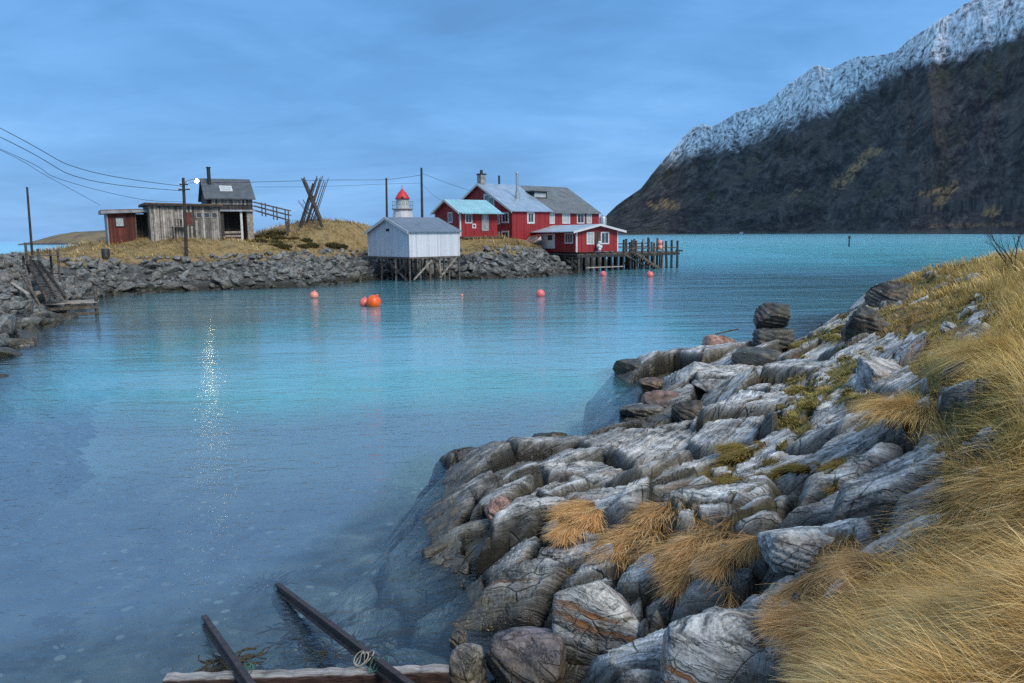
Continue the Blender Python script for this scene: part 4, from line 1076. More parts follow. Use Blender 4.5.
m = MB(); m.box((cb.Lu * .55, -.025, cb.zE - .42), (cb.Lu * .9, .05, .62)); m.build('pale_siding', M_oldwood, cb.root)
cb.roof(M_slate2, .45, .1, .25)
p = on_roof(cb, 225.8, 189); sl = math.atan2(cb.zR - cb.zE, cb.Lv / 2)
Mx = Matrix.Rotation(sl, 3, 'X')
m = MB(); m.box(p + Mx @ Vector((0, 0, .04)), (1.1, .95, .08), Mx); f = m.build('skylight', M_wtrim, cb.root)
m = MB(); m.box(p + Mx @ Vector((0, 0, .06)), (.9, .75, .06), Mx); m.build('pane', M_paleglass, f)
p = on_roof(cb, 209.3, 184); top = at(209, 168, (cb.A + cb.u * p.x + cb.v * p.y).y).z - cb.A.z
m = MB(); m.tube(p - Vector((0, 0, .3)), (p.x, p.y, top), .17, .17, 10); m.tube((p.x, p.y, top), (p.x, p.y, top + .1), .22, .22, 10); m.build('chimney_pipe', M_black, cb.root)

# sloping gangway with railing from the cabin's upper floor
def walkway():
    Yw = 75.0; a, b = at(250.5, 209.5, Yw), at(288.5, 220.5, Yw + 1); e = empty('wooden_gangway', a, 0, 'sloping wooden gangway with handrail leading down from the slate roofed cabin to the mound', 'gangway')
    d = b - a; m = MB(); m.beam((0, 0.55, 0), d + Vector((0, .55, 0)), 1.1, .12); m.build('deck', M_pile, e)
    for q in (0, 1.1):
        for hgt in (.5, .95):
            m = MB(); m.beam((0, q, hgt * .8), d + Vector((0, q, hgt)), .07, .10); m.build('handrail', M_pile, e)
        for k in (.33, .66, 1.0):
            m = MB(); c = d * k; m.box((c.x, q, c.z + .35), (.09, .09, 1.3)); m.build('post', M_pile, e)
    c = d; m = MB(); m.box((c.x, .55, c.z - .7), (.14, .9, 1.3)); m.build('trestle', M_pile, e)
walkway()

# fish drying rack: leaning poles crossing over a ridge
def rack():
    D = 78.; c = at(312, 219, D); z0 = hz(c.x, c.y); e = empty('drying_rack', (c.x, c.y, z0), R(8), 'bare fish drying rack of crossed leaning poles on the grassy mound', 'rack')
    zx = at(312, 196, D).z - z0; hb = 1.12
    rp = random.Random(6)
    for i in range(13):
        y = -1.6 + i * .42
        for sg in (-1, 1):
            if rp.random() < .12: continue
            k = rp.uniform(1.35, 1.68); ox = rp.uniform(-.12, .12) + (.10 * i if sg < 0 else -.03 * i)
            thick = .12 if i == 0 else rp.uniform(.045, .07)
            b0 = Vector((sg * hb * rp.uniform(.9, 1.05) + ox * .5, y, -.2)); d = Vector((-sg * hb, rp.uniform(-.2, .2), zx + .2))
            if i == 0: k = 1.36
            m = MB(); m.tube(b0, b0 + d * k, thick, thick * .7, 7); m.build('pole', M_pole if i < 2 else M_pile, e)
    for i in range(6):
        m = MB(); x = -.9 - rp.uniform(0, .5); b0 = Vector((rp.uniform(.1, .6), rp.uniform(0, 3), -.1)); q = Vector((x - .25 * i * .2, b0.y + .5, rp.uniform(1.2, 2.8))); m.tube(b0, q, .03, .02, 6); m.build('pole', M_pile, e)
    m = MB(); m.tube((0, -1.9, zx + .08), (0, 3.6, zx + .08), .07, n=7); m.build('ridge_pole', M_pole, e)
rack()

# ================================================================ poles, lamp and wires
def upole(name, label, bx, by, tx, ty, Y, r=.12, base_z=None):
    b = at(bx, by, Y); z0 = hz(b.x, b.y) - .15 if base_z is None else base_z
    tp = at(tx, ty, Y); e = empty(name, (b.x, b.y, z0), 0, label, 'pole')
    m = MB(); m.tube((0, 0, -.3), tp - e.location, r, r * .75, 10); m.build('pole', M_pole, e)
    return e, tp
lp, ltop = upole('utility_pole', 'dark utility pole with insulators and a lit street lamp in front of the bleached shed', 186, 251.6, 183.2, 177.8, 64.6, .15)
loc = ltop - lp.location
for dz, hw in ((-.55, .34), (-.95, .45)):
    m = MB(); m.box(loc + Vector((.05, -.1, dz)), (hw * 2, .09, .1)); ca = m.build('crossarm', M_pole, lp)
    for sx2 in (-.9, .9):
        m = MB(); q = loc + Vector((.05 + sx2 * hw, -.1, dz + .05)); m.lathe([(.03, 0), (.065, .03), (.065, .12), (.04, .17), (0, .18)], q, n=10); m.build('insulator', M_wtrim, ca)
hd = at(197, 180.8, 64.4) - lp.location
m = MB(); m.path([loc + Vector((0, 0, -.45)), loc + Vector((.35, 0, -.22)), hd + Vector((-.25, 0, .14)), hd + Vector((0, 0, .13))], .035, 7); arm = m.build('lamp_arm', M_steel, lp)
fl = Matrix.Rotation(R(100), 3, 'X')          # the glass looks over the water
def turned(prof, n=18):
    k = MB(); k.lathe(prof, n=n); k.v = [tuple(fl @ Vector(v) * .7 + hd) for v in k.v]; return k
turned([(0, -.16), (.10, -.15), (.2, -.05), (.23, .06), (.21, .06), (.19, .0), (0, -.02)]).build('lamp_hood', M_steel, arm)
turned([(.19, .02), (.14, .045), (0, .055)]).build('lamp_glass', M_lamp, arm)
lw, _t1 = upole('bare_post', 'thin bare leaning post standing alone above the road at the far left', 31.5, 250, 27, 187, 52, .085)
p1, t1_ = upole('bare_pole', 'shorter of the two dark poles rising behind the white boathouse, left of the lighthouse', 387, 230, 386.3, 178, 84, .13)
p2, t2_ = upole('bare_pole', 'taller of the two dark poles rising behind the white boathouse, right of the lighthouse', 422.3, 230, 421.4, 167.8, 84, .15)
def wire(label, pts, r=.02, n=28):
    P = [at(a, b, y) for a, b, y in pts]; o0 = P[0]
    if len(P) == 2: P.insert(1, (P[0] + P[1]) / 2)
    # smooth curve through the given points
    q = []; m_ = len(P)
    for i in range(m_ - 1):
        a = P[max(i - 1, 0)]; b = P[i]; c = P[i + 1]; d = P[min(i + 2, m_ - 1)]
        for k in range(n):
            t_ = k / n; q.append(.5 * ((2 * b) + (c - a) * t_ + (2 * a - 5 * b + 4 * c - d) * t_ ** 2 + (3 * b - a - 3 * c + d) * t_ ** 3))
    q.append(P[-1]); m = MB(); m.path([v - o0 for v in q], r, 5)
    o = m.build('power_wire', M_wire); o.location = o0
    return tag(o, label, 'wire', 'overhead wires')
wire('topmost black wire sagging from the upper left to the lamp pole', [(-420, -90, 38), (0, 128, 47), (85, 170, 53), (183, 186.5, 64.5)], .022)
wire('second black wire from the top, sagging from the upper left to the lamp pole', [(-420, -62, 38), (0, 137, 47), (85, 179, 53), (183, 191, 64.5)], .022)
wire('third wire down, slack from the left edge to the roof of the bleached shed', [(-420, -20, 38), (0, 149, 47), (60, 179, 51), (139, 199, 62), (183, 202, 64.5)], .016)
wire('lowest wire, branching steeply down from the left edge to the red annex', [(-200, 60, 42), (0, 150, 47), (45, 175, 52), (100, 205, 64)], .014)
wire('upper wire from the lamp pole past the drying rack to the taller pole', [(183, 183, 64.5), (255, 182, 66), (335, 180, 76), (386.4, 179.5, 84), (421.5, 175, 84)], .020)
wire('lower thin wire from the cabin past the drying rack to the shorter pole', [(255, 187, 70.5), (320, 186.5, 76), (386.6, 184, 84), (421.6, 183, 84)], .014)
wire('wire sloping from the taller pole down to the chimney of the red house', [(421.6, 173, 84), (450, 184, 87), (478, 193, 91)], .018)
wire('faint wire sloping from the taller pole to the red cottage roof', [(421.8, 184, 84), (432, 194, 84), (445, 203, 85)], .012)
# ================================================================ pier
pa = ps.A; pu_, pv_ = ps.u, ps.v
pr = empty('timber_pier', pa, ps.th, 'dark timber pier on many piles with tall posts along its outer end', 'pier')
Lp = 0
while proj(pa + pu_ * Lp)[0] < 676: Lp += .1
zw = -pa.z
m = MB()
x = ps.Lu * 0 - .1
m.prism([(-.1, -.3), (Lp, -.3), (Lp, -.17), (-.1, -.17)], -.35, 5.2, 'y'); m.build('deck', M_pile, pr)
for y in (-.3, 2.2, 4.8):
    m = MB(); m.box((Lp / 2, y, -.45), (Lp + .4, .22, .28)); m.build('beam', M_wetpile, pr)
rp = random.Random(12)
np_ = 17
for i in range(np_):
    xx_ = .1 + (Lp - .2) * i / (np_ - 1)
    for j, y in enumerate((-.3, 2.2, 4.8)):
        tall = xx_ > ps.Lu + .6 and (rp.random() < .62 or i == np_ - 1)
        top = rp.uniform(.8, 1.55) if tall else -.16
        m = MB(); ox, oy = rp.uniform(-.12, .12), rp.uniform(-.12, .12)
        m.tube((xx_ + ox, y + oy, zw - 1.2), (xx_, y, top), .15, .125, 8); m.build('pile', M_palepile if (j and rp.random() < .35) else (M_wetpile if rp.random() < .5 else M_pile), pr)
for x0, z0_, x1, z1_, y in [(ps.Lu + .5, -.3, ps.Lu + 4.2, zw + .1, -.42), (Lp - 3.2, zw + .3, Lp - 1, -.4, 4.95), (.3, -.4, 2.2, zw + .3, 2.35), (Lp * .55, zw + .3, Lp * .75, -.5, 2.35)]:
    m = MB(); m.beam((x0, y, z0_), (x1, y, z1_), .15, .2); m.build('brace', M_pile, pr)
m = MB(); m.box((ps.Lu * .62, -.42, zw + .42), (ps.Lu * .9, .13, .13)); m.build('low_beam', M_palepile, pr)
m = MB(); m.box((Lp + .3, -.2, -.12), (1.0, .2, .2)); m.build('beam_end', M_wetpile, pr)
for z_ in (.35, .75):
    m = MB(); m.box(((ps.Lu + .6 + Lp) / 2, 4.8, z_), (Lp - ps.Lu - .6, .08, .14)); m.build('rail', M_pile, pr)
m = MB(); m.box(((ps.Lu + Lp) / 2 + .3, -.32, .28), (Lp - ps.Lu - .6, .08, .14)); m.build('rail', M_pile, pr)
# steps going down to the water at the outer part
sx0 = ps.Lu + 1.6
st = empty('pier_steps', pa + pu_ * sx0 - pv_ * .9, ps.th, 'dark wooden steps slanting from the pier down to the water', 'steps')
m = MB()
for y in (-.35, .35): m.beam((0, y, -.2), (3.4, y, zw + .1), .08, .26)
m.build('stringer', M_pile, st)
m = MB()
for i in range(9):
    k = (i + .5) / 9; m.box((3.4 * k, 0, -.2 + (zw + .3) * k + .05), (.24, .66, .05))
m.build('treads', M_pile, st)

def sphere(r, sq=1.0, n=18, rings=10, c=(0, 0, 0)):
    return [(r * math.sin(math.pi * i / rings), c[2] - r * sq * math.cos(math.pi * i / rings)) for i in range(rings + 1)]
def buoy(px, py, dpx, mat, label, z=0.0, Y=None, sink=.38, name='buoy', group=None):
    c = gnd(px, py + dpx * .35, z) if Y is None else at(px, py, Y)
    r = dpx / 2 * c.y / FPX * 1.05
    e = empty(name, (c.x, c.y, (r * (1 - sink)) if Y is None else c.z), random.uniform(0, 6), label, 'buoy', group)
    m = MB(); m.lathe(sphere(r, 1.0, 18, 12), n=20); bd = m.build('float', mat, e)
    m = MB(); m.lathe([(r * .22, r * .93), (r * .2, r * 1.15), (r * .1, r * 1.22), (0, r * 1.22)], n=10); m.build('eyelet', mat, e)
    e.rotation_euler = (random.uniform(-.9, .9), random.uniform(-.6, .6), 0)
    return e
buoy(373.8, 301.8, 14, M_orange, 'large bright orange mooring buoy floating in front of the white boathouse')
buoy(364.6, 302.6, 9.5, M_pink, 'pink red mooring buoy floating against the left side of the big orange one')
buoy(314.3, 295.2, 8.0, M_salmon, 'salmon pink buoy floating alone left of the orange one')
buoy(540.5, 293.6, 8.2, M_pink, 'small pink buoy floating alone in front of the large red house')
buoy(462, 295, 2.6, M_salmon, 'tiny faint salmon buoy below the right end of the boathouse')
buoy(603.2, 274.0, 6.0, M_pink, 'small pink buoy below the pier shed gable')
buoy(650, 274.6, 6.4, M_pink, 'small pink buoy below the outer pier posts')
# fenders hung on the pier posts
for px, py, lab in ((653.4, 242.5, 'upper of the two pink floats hung on a pier post'), (653.8, 247.3, 'lower of the two pink floats hung on a pier post')):
    q = at(px, py, 90); d_ = q - pa; x_ = d_.dot(pu_)
    c = pa + pu_ * x_ - pv_ * .62; c.z = at(px, py, c.y).z
    e = empty('fender', c, 0, lab, 'float'); m = MB(); m.lathe(sphere(.27, 1.15, 16, 10), n=16); m.build('float', M_salmon, e)
    m = MB(); m.tube((0, 0, .3), (0, .2, .5), .02, n=5); m.build('rope', M_whiterope, e)
# white fish crate / figure-like bundle hung under the shed door
q = ps.local(596.2, 247, 'u'); c = ps.A + ps.u * q.x - ps.v * .62
e = empty('float_bundle', (c.x, c.y, ps.A.z + q.z), ps.th, 'bundle of white floats hanging outside the pier shed door', 'float bundle')
for i, (dx, dz, r_) in enumerate([(0, .45, .2), (-.16, .12, .22), (.15, .02, .2), (-.02, -.25, .2)]):
    m = MB(); m.lathe(sphere(r_, 1.1, 14, 9), (dx, 0, dz), n=14); m.build('float', M_wtrim, e)
m = MB(); m.tube((0, .05, .2), (0, .12, 1.0), .02, n=5); m.build('rope', M_whiterope, e)

# ================================================================ dock and gangway at the left bank
def dock():
    c0 = gnd(43, 318.5, 0.0); c1 = gnd(98.5, 315.5, 0.0); d = c1 - c0; L = d.length; rz = math.atan2(d.y, d.x)
    zt = at(70, 303.5, (c0.y + c1.y) / 2).z
    e = empty('landing_stage', (c0.x, c0.y, 0), rz, 'small dark plank landing stage at the foot of the stone bank on the left', 'dock')
    rd = random.Random(2)
    m = MB()
    for i in range(11):
        y = -.06 + i * .2; m.box((L / 2 + rd.uniform(-.1, .1), y, zt + rd.uniform(-.012, .012)), (L + rd.uniform(-.2, .15), .17, .05))
    m.build('deck', M_palepile, e)
    for z_ in (zt * .66, zt * .22):
        m = MB(); m.box((L / 2, -.1, z_), (L, .1, .15)); m.build('beam', M_pile, e)
    for x in (.1, L * .45, L - .05):
        for y in (-.02, 1.9):
            m = MB(); m.tube((x, y, -1.2), (x, y, zt + (.85 if x > L * .9 and y < 1 else -.03)), .09, .08, 8); m.build('post', M_pile, e)
    return c0, c1, zt
dc0, dc1, dzt = dock()
def ramp():
    a0 = at(27, 260.5, 43.5); a1 = at(39, 262, 46.5); b0 = at(47, 300, 39.3); b1 = at(66, 298, 41)
    e = empty('plank_ramp', a0, 0, 'broad weathered plank ramp leaning from the bank top down to the landing stage', 'ramp')
    m = MB()
    for k in (0, 1, .5):
        p, q = a0.lerp(a1, k), b0.lerp(b1, k); m.beam(p - a0, q - a0, .12, .16)
    m.build('stringer', M_pile, e)
    m = MB(); rd = random.Random(4)
    for i in range(26):
        k = (i + .5) / 26; p, q = a0.lerp(b0, k), a1.lerp(b1, k); d = (q - p); m.beam(p - a0 - d * rd.uniform(0, .06) + Vector((0, 0, .1)), q - a0 + d * rd.uniform(0, .06) + Vector((0, 0, .1)), .13, .035)
    m.build('planks', M_pile, e)
    for p, h_ in ((a0, 1.0), (a1, .8)):
        m = MB(); m.tube(p - a0 - Vector((0, 0, .8)), p - a0 + Vector((0, 0, h_)), .07, n=7); m.build('post', M_pile, e)
ramp()
def plat():
    a, b = at(28, 256, 47.5), at(60, 256, 49); d = b - a; L = d.length
    e = empty('plank_platform', a, math.atan2(d.y, d.x), 'small raised plank platform on posts above the left bank road', 'platform')
    m = MB()
    for i in range(6): m.box((L / 2, i * .22, 0), (L, .19, .06))
    m.build('deck', M_pile, e)
    for x in (.15, L - .1):
        for y in (.05, 1.05):
            g_ = hz(*(a + Vector((d.x, d.y, 0)).normalized() * x).xy)
            m = MB(); m.tube((x, y, g_ - a.z - .3), (x, y, .35 if x > 1 else .02), .07, n=7); m.build('post', M_pile, e)
plat()
# leaning loose planks on the bank beside the ramp
for i, (x0, y0, x1, y1, w_, lab) in enumerate([(19, 270, 44, 312, .10, 'longest loose pole leaning on the stones left of the plank ramp'), (25, 266, 40, 318, .09, 'loose pole leaning steeply beside the plank ramp, right of the longest one'), (12, 286, 28, 294, .18, 'short pale plank lying across the stones of the left bank')]):
    p, q = at(x0, y0, 41.5), at(x1, y1, 38.5); p.z = max(p.z, hz(p.x, p.y) + .3); m = MB(); m.beam((0, 0, 0), q - p, w_, .06); o = m.build('driftwood_plank', M_pile if i < 2 else M_palepile); o.location = p; tag(o, lab, 'plank')
c = at(105, 246, 62); e = empty('oil_drum', (c.x, c.y, hz(c.x, c.y)), 0, 'black drum standing by the corner of the red annex', 'drum')
m = MB(); m.lathe([(0, 0), (.3, 0), (.31, .28), (.3, .3), (.31, .56), (.3, .58), (.3, .85), (.27, .86), (.27, .83), (0, .83)], n=16); m.build('barrel', M_black, e)

# ================================================================ slipway in the foreground
def slip():
    B0 = gnd(166, 674, .42); B1 = gnd(449, 665, .42)
    d = B1 - B0; L = d.length
    e = empty('boat_slipway', (B0.x, B0.y, 0), math.atan2(d.y, d.x), 'old slipway of two rusty rails on a timber beam running down into the water', 'slipway')
    e.rotation_euler.z = math.atan2(d.y, d.x)
    Mi = Matrix.Rotation(-e.rotation_euler.z, 3, 'Z'); loc = lambda p: Mi @ (Vector(p) - e.location)
    n = 40; rs = random.Random(5); V = []
    for i in range(n + 1):
        x = L * i / n; a = .012 * math.sin(i * 1.7) + rs.uniform(-.006, .006)
        V += [(x, -.07 + a, .10 + rs.uniform(-.01, .01)), (x, -.075 + a * .5, .385 + rs.uniform(-.008, .008)), (x, -.06, .405 + a * .4), (x, .03, .41 + a * .5), (x, .05, .10)]
    F = [(i * 5 + j, (i + 1) * 5 + j, (i + 1) * 5 + (j + 1) % 5, i * 5 + (j + 1) % 5) for i in range(n) for j in range(5)]
    F += [tuple(range(5)), tuple(range(n * 5, n * 5 + 5))[::-1]]
    t = NT('old_slip_timber'); o = t.obj()
    g1 = t.noise(t.mapv(o, sc=(.8, 9, 9)), 2.6, 6, .7); zz = t.n('SeparateXYZ', Vector=o).outputs[2]
    colr = t.ramp(g1, [(.34, (.012, .008, .007)), (.55, (.035, .017, .013)), (.72, (.085, .04, .03))])
    wt_ = t.fr(t.math('ADD', zz, t.math('MULTIPLY', t.math('SUBTRACT', g1, .5), .03)), .392, .404)
    colr = t.mix(wt_, colr, t.ramp(g1, [(.35, (.12, .11, .10)), (.6, (.36, .35, .34))]))
    mt = t.pbr(colr, .7, normal=t.bump(g1, .8, .03))
    m = MB(); m.add(V, F); m.build('crossbeam', mt, e)
    def rail(p, q, name='rail'):
        p, q = loc(p), loc(q); m = MB(); D = (q - p).normalized(); x = D.cross(Vector((0, 0, 1))).normalized(); y = x.cross(D)
        prof = [(-.036, 0), (.036, 0), (.036, .012), (.008, .02), (.008, .07), (.026, .08), (.026, .105), (-.026, .105), (-.026, .08), (-.008, .07), (-.008, .02), (-.036, .012)]
        nn = len(prof); vs = [p + x * a + y * b for a, b in prof] + [q + x * a + y * b for a, b in prof]
        m.add(vs, [tuple(range(nn)), tuple(range(nn, 2 * nn))[::-1]] + [(i, (i + 1) % nn, nn + (i + 1) % nn, nn + i) for i in range(nn)])
        return m.build(name, M_rail, e)
    a1, a2 = gnd(379, 671, .42), gnd(286, 598, .0); dd = a2 - a1
    r1 = rail(a1 - dd * .9, a2 + dd * .12)
    b1, b2 = gnd(239, 676, .42), gnd(207, 628, .0); d2 = b2 - b1
    r2 = rail(b1 - d2 * .9, b2 + d2 * .08)
    # sunken sleeper with weed between the rails
    m = MB(); p, q = loc(gnd(276, 590, .0)), loc(gnd(330, 664, .0)); m.beam(p - Vector((0, 0, .10)), q - Vector((0, 0, .07)), .11, .12); m.build('sunken_timber', M_wetpile, e)
    # ropes wound round the beam and rail
    for cx, cz, mt_, sd_ in ((357, 661, M_whiterope, 1), (371, 667, M_rope, 2), (240, 673, M_rope, 4)):
        c = loc(gnd(cx, cz, .46)); rs2 = random.Random(sd_); pts = []
        for k in range(60):
            a = k * .35; rr_ = .03 + .022 * math.sin(k * .23 + sd_); pts.append(c + Vector((.0016 * k + rr_ * math.cos(a) * 1.2, rr_ * math.sin(a) * .9, .02 + .05 * math.sin(a + 1) )))
        m = MB(); m.path(pts, .0055, 6); m.build('rope', mt_, e)
    return r1, r2, loc, e
sl_ = slip()
# ================================================================ stones
def ico(sub):
    bm = bmesh.new(); bmesh.ops.create_icosphere(bm, subdivisions=sub, radius=1.0)
    V = np.array([v.co[:] for v in bm.verts]); F = np.array([[v.index for v in f.verts] for f in bm.faces]); bm.free(); return V, F
ICO = {k: ico(k) for k in (2, 3, 5)}
def rock_verts(seed, sub, boxy=.35, cuts=7, rough=.10, layers=0.0, dims=(1, 1, 1)):
    r = np.random.default_rng(seed); V, F = ICO[sub]; V = V.copy()
    m = np.max(np.abs(V), 1, keepdims=True); V = V * (1 - boxy) + V / m * boxy * .86
    for _ in range(cuts):
        n = r.normal(size=3); n /= np.linalg.norm(n); d = r.uniform(.42, .8)
        k = V @ n; o = np.maximum(k - d, 0); V = V - o[:, None] * n * .92
    V = V / np.abs(V).max(0)
    nrm = V / np.linalg.norm(V, axis=1, keepdims=True)
    D = np.array(dims); P = V * D
    s = max(dims)
    q = P / s * 1.6 + seed * 3.1
    dsp = fbm(q[:, 0], q[:, 1], q[:, 2], 4, seed) * rough * s
    if sub >= 5: dsp += fbm(q[:, 0] * 5, q[:, 1] * 5, q[:, 2] * 5, 3, seed + 3) * rough * .22 * s
    P = P + nrm * dsp[:, None]
    if layers:
        n = np.array([.25, -.35, .9]); st = (P @ n) / layers + .5 * fbm(q[:, 0], q[:, 1], q[:, 2], 3, seed + 9); f = st - np.floor(st)
        kk = _hash(np.floor(st).astype(np.int64), np.zeros(len(st), np.int64), np.zeros(len(st), np.int64), seed)
        side = np.sqrt(np.clip(1 - (nrm @ (n / np.linalg.norm(n))) ** 2, 0, 1))
        P = P + nrm * ((sstep(0, .3, f) * (1 - sstep(.75, 1, f)) - .6) * layers * .55 * (.3 + kk) * side)[:, None]
    return P, F

M_rk = rock_mat('shore_boulder', local=True, stripes=6.5, rust=.35)
M_rkdark = rock_mat('dark_boulder', local=True, stripes=6.0, tint=(.17, .19, .185), rust=.2, pale=.5)
M_rkpale = rock_mat('pale_boulder', local=True, stripes=7.0, tint=(1.15, 1.15, 1.12), rust=.2)
M_rkrust = rock_mat('rusty_boulder', local=True, stripes=5.0, tint=(.95, .55, .45), rust=.9, pale=.8)
M_rkstripe = rock_mat('striped_boulder', local=True, stripes=9.0, sw=.48, rust=1.0, sdir=(R(24), R(-12), R(40)))
M_rkwet = rock_mat('wet_purple_boulder', local=True, stripes=5.0, tint=(.62, .56, .66), rust=.2, pale=.7)

def boulder(label, x0, y0, x1, y1, zb, mat, seed, deep=.9, boxy=.35, cuts=7, rough=.08, layers=.09, rz=0.0, name='boulder', sink=.3, tilt=(0, 0), group=None):
    """stone filling this part of the view, its foot on the ground height zb"""
    Yf = gnd((x0 + x1) / 2, y1, zb).y
    w = (x1 - x0) * Yf / FPX / 2; d = w * deep; Yc = Yf + d * .75
    top = at((x0 + x1) / 2, y0 + (y1 - y0) * .10, Yc).z; h = max(.06, top - zb); k = 1 + sink
    c = at((x0 + x1) / 2, (y0 + y1) / 2, Yc); hh = h * (1 + sink) / 2
    P, F = rock_verts(seed, 5, boxy, cuts, rough, layers, (w * 1.06 * Yc / Yf, d, hh * 1.08))
    me = np_mesh(name, P, None, True, T=F); me.materials.append(mat)
    o = link_mesh(name, me); o.location = (c.x, c.y, top - hh); o.rotation_euler = (tilt[0], tilt[1], rz)
    return tag(o, label, 'boulder', group)
boulder('low black weed covered boulder, leftmost in the water at the tip of the point', 614, 358, 653, 380, -.05, M_rkdark, 1, .8)
boulder('long rounded grey boulder at the water edge behind the big pale dome', 651, 348, 712, 371, .05, M_rk, 2, .7)
o = boulder('reddish brown boulder with an iron rod lying on it, left of the stone stack', 703, 332, 744, 363, .1, M_rkrust, 3, .85)
e_ = o; q = Vector((o.location.x + .12, o.location.y - .1, o.location.z + max(v.co.z for v in o.data.vertices) - .02)); m = MB(); m.tube((0, 0, 0), (.75, .2, .12), .022, n=6); ob = m.build('iron_rod', M_rail); ob.location = q - Vector((.4, 0, -.02)); tag(ob, 'rusty iron rod lying across the reddish brown boulder', 'rod')
boulder('grey wedge shaped boulder below the reddish brown one', 714, 345, 748, 373, .2, M_rk, 4, .8, .2, 9)
boulder('large dark greenish boulder directly below the stone stack', 731, 345, 779, 381, .3, M_rkdark, 5, .9)
boulder('big pale dome shaped boulder in the middle of the point', 660, 360, 720, 394, .1, M_rkpale, 6, .9, .2, 5)
boulder('low flat grey boulder right of the pale dome', 692, 378, 738, 397, .3, M_rk, 7, .9)
boulder('small orange stained stone at the left foot of the pale dome', 637, 377, 666, 394, .0, M_rkrust, 8, .8)
boulder('long low brown orange slab below the pale dome at the water edge', 642, 391, 688, 413, .05, M_rkrust, 9, .8, .4)
boulder('low pale grey skerry stone left of the tidal pool', 620, 403, 665, 422, -.05, M_rk, 10, .8)
boulder('mossy dark stone right of the tidal pool', 673, 395, 706, 422, .15, M_rkdark, 11, .9)
boulder('small weed covered rock alone in the water off the point', 533, 431, 568, 449, -.1, M_rkdark, 12, .7, .2, 10)
boulder('dark reddish outcrop boulder at the grassy edge above the far end of the point', 847, 300, 890, 338, 1.75, M_rkdark, 13, .8, .8, 9, .14)
boulder('cracked dark grey boulder with pale top half buried in the grass slope', 862, 356, 918, 396, 1.72, M_rk, 14, .9, .8, 5)
boulder('grey flat rock under the grass at the far end of the point', 872, 279, 916, 302, 2.0, M_rkdark, 15, .7, .7, 9, .14)
boulder('small pale grey stone in the tall grass at the right', 975, 321, 991, 345, 2.5, M_rkpale, 16, .8)
boulder('small dark flat stone in the grass', 938, 337, 956, 349, 2.2, M_rkdark, 17, .9)
boulder('tiny pale stone in the grass above the dark flat one', 944, 322, 962, 332, 2.35, M_rkpale, 18, .9)
# stack of two squared stones
s1 = boulder('lower block of the two squared black stones stacked on the point', 753, 326, 789, 351, .72, M_rkdark, 20, .95, .8, 3, .05, .12, name='stone_block', sink=.15)
s2 = boulder('upper block of the two squared black stones stacked on the point', 757, 301, 786, 330, zpx(770, 328, s1.location.y), M_rkdark, 21, .95, .8, 4, .06, .12, name='stone_block', sink=.08)
s2.location.y = s1.location.y; s2.location.x = at(771.5, 316, s1.location.y).x
_t1z = s1.location.z + max(v.co.z for v in s1.data.vertices); _b2 = min(v.co.z for v in s2.data.vertices); s2.location.z = _t1z - _b2 - .06
# foreground blocks
boulder('large striped boulder with orange and white bands, lowest in the foreground', 662, 594, 774, 730, .75, M_rkstripe, 37, 1.1, .5, 8, .05, .045, rz=R(-18))
boulder('long rust streaked block lying across the foreground gully', 556, 572, 652, 650, .36, M_rkstripe, 31, .6, .85, 4, .05, .05, rz=R(-22))
boulder('wet purple grey boulder in the pool beside the timber beam', 487, 630, 582, 705, -.05, M_rkwet, 32, .8, .35, 6)
boulder('small pale mottled stone under the rust streaked block', 543, 628, 585, 657, .08, M_rkpale, 33, .8)
boulder('greenish stone at the right end of the timber beam', 449, 642, 486, 700, -.05, M_rk, 34, 1.0)
boulder('fist sized grey stone on top of the greenish one by the beam', 447, 627, 467, 646, .0, M_rk, 35, .9)
boulder('tiny round stone in the shallow water near the rock edge', 480, 618, 493, 634, -.05, M_rkdark, 39, .9)
boulder('triangular reddish brown stone resting on the dark ledge near the water', 482, 496, 514, 521, .40, M_rkrust, 36, .8, .1, 9)
boulder('flat pale slab surrounded by brown grass in the foreground', 762, 520, 880, 568, 1.55, M_rkpale, 37, .8, .6, 5, .05, .05, rz=R(-10))
boulder('small grey stone sunk in the brown grass beside the striped boulder', 775, 640, 822, 684, 1.2, M_rk, 38, .8, .4)
boulder('blue grey rounded stone in the brown grass mat', 694, 556, 742, 590, 1.05, M_rk, 40, .9, .3)

# ---------------------------------------------------------------- rip-rap
M_rip = rock_mat('riprap_stone', local=True, stripes=3.0, tint=(.36, .38, .38), rust=.25)
RIPM = []
for k in range(14):
    P, F = rock_verts(100 + k, 3, .3, 10, .10, 0, (1, .78, .62))
    me = np_mesh('riprap_boulder', P, None, False, T=F); me.materials.append(M_rip); RIPM.append(me)
SP = np.array(SHORE[1:]); sl_len = np.concatenate([[0], np.cumsum(np.hypot(*np.diff(SP, axis=0).T))])
cand = []
rg_ = np.random.default_rng(44)
tt_ = rg_.uniform(0, sl_len[-1], 9000); ii = np.clip(np.searchsorted(sl_len, tt_) - 1, 0, len(SP) - 2)
fr_ = (tt_ - sl_len[ii]) / (sl_len[ii + 1] - sl_len[ii]); Pp = SP[ii] + (SP[ii + 1] - SP[ii]) * fr_[:, None]
Tn = (SP[ii + 1] - SP[ii]); Tn /= np.linalg.norm(Tn, axis=1, keepdims=True); Nn = np.stack([-Tn[:, 1], Tn[:, 0]], 1)
of = rg_.uniform(-.7, 3.9, 9000); Pp = Pp + Nn * of[:, None]
ZZ, SS2 = head_z(Pp[:, 0], Pp[:, 1])
acc = []
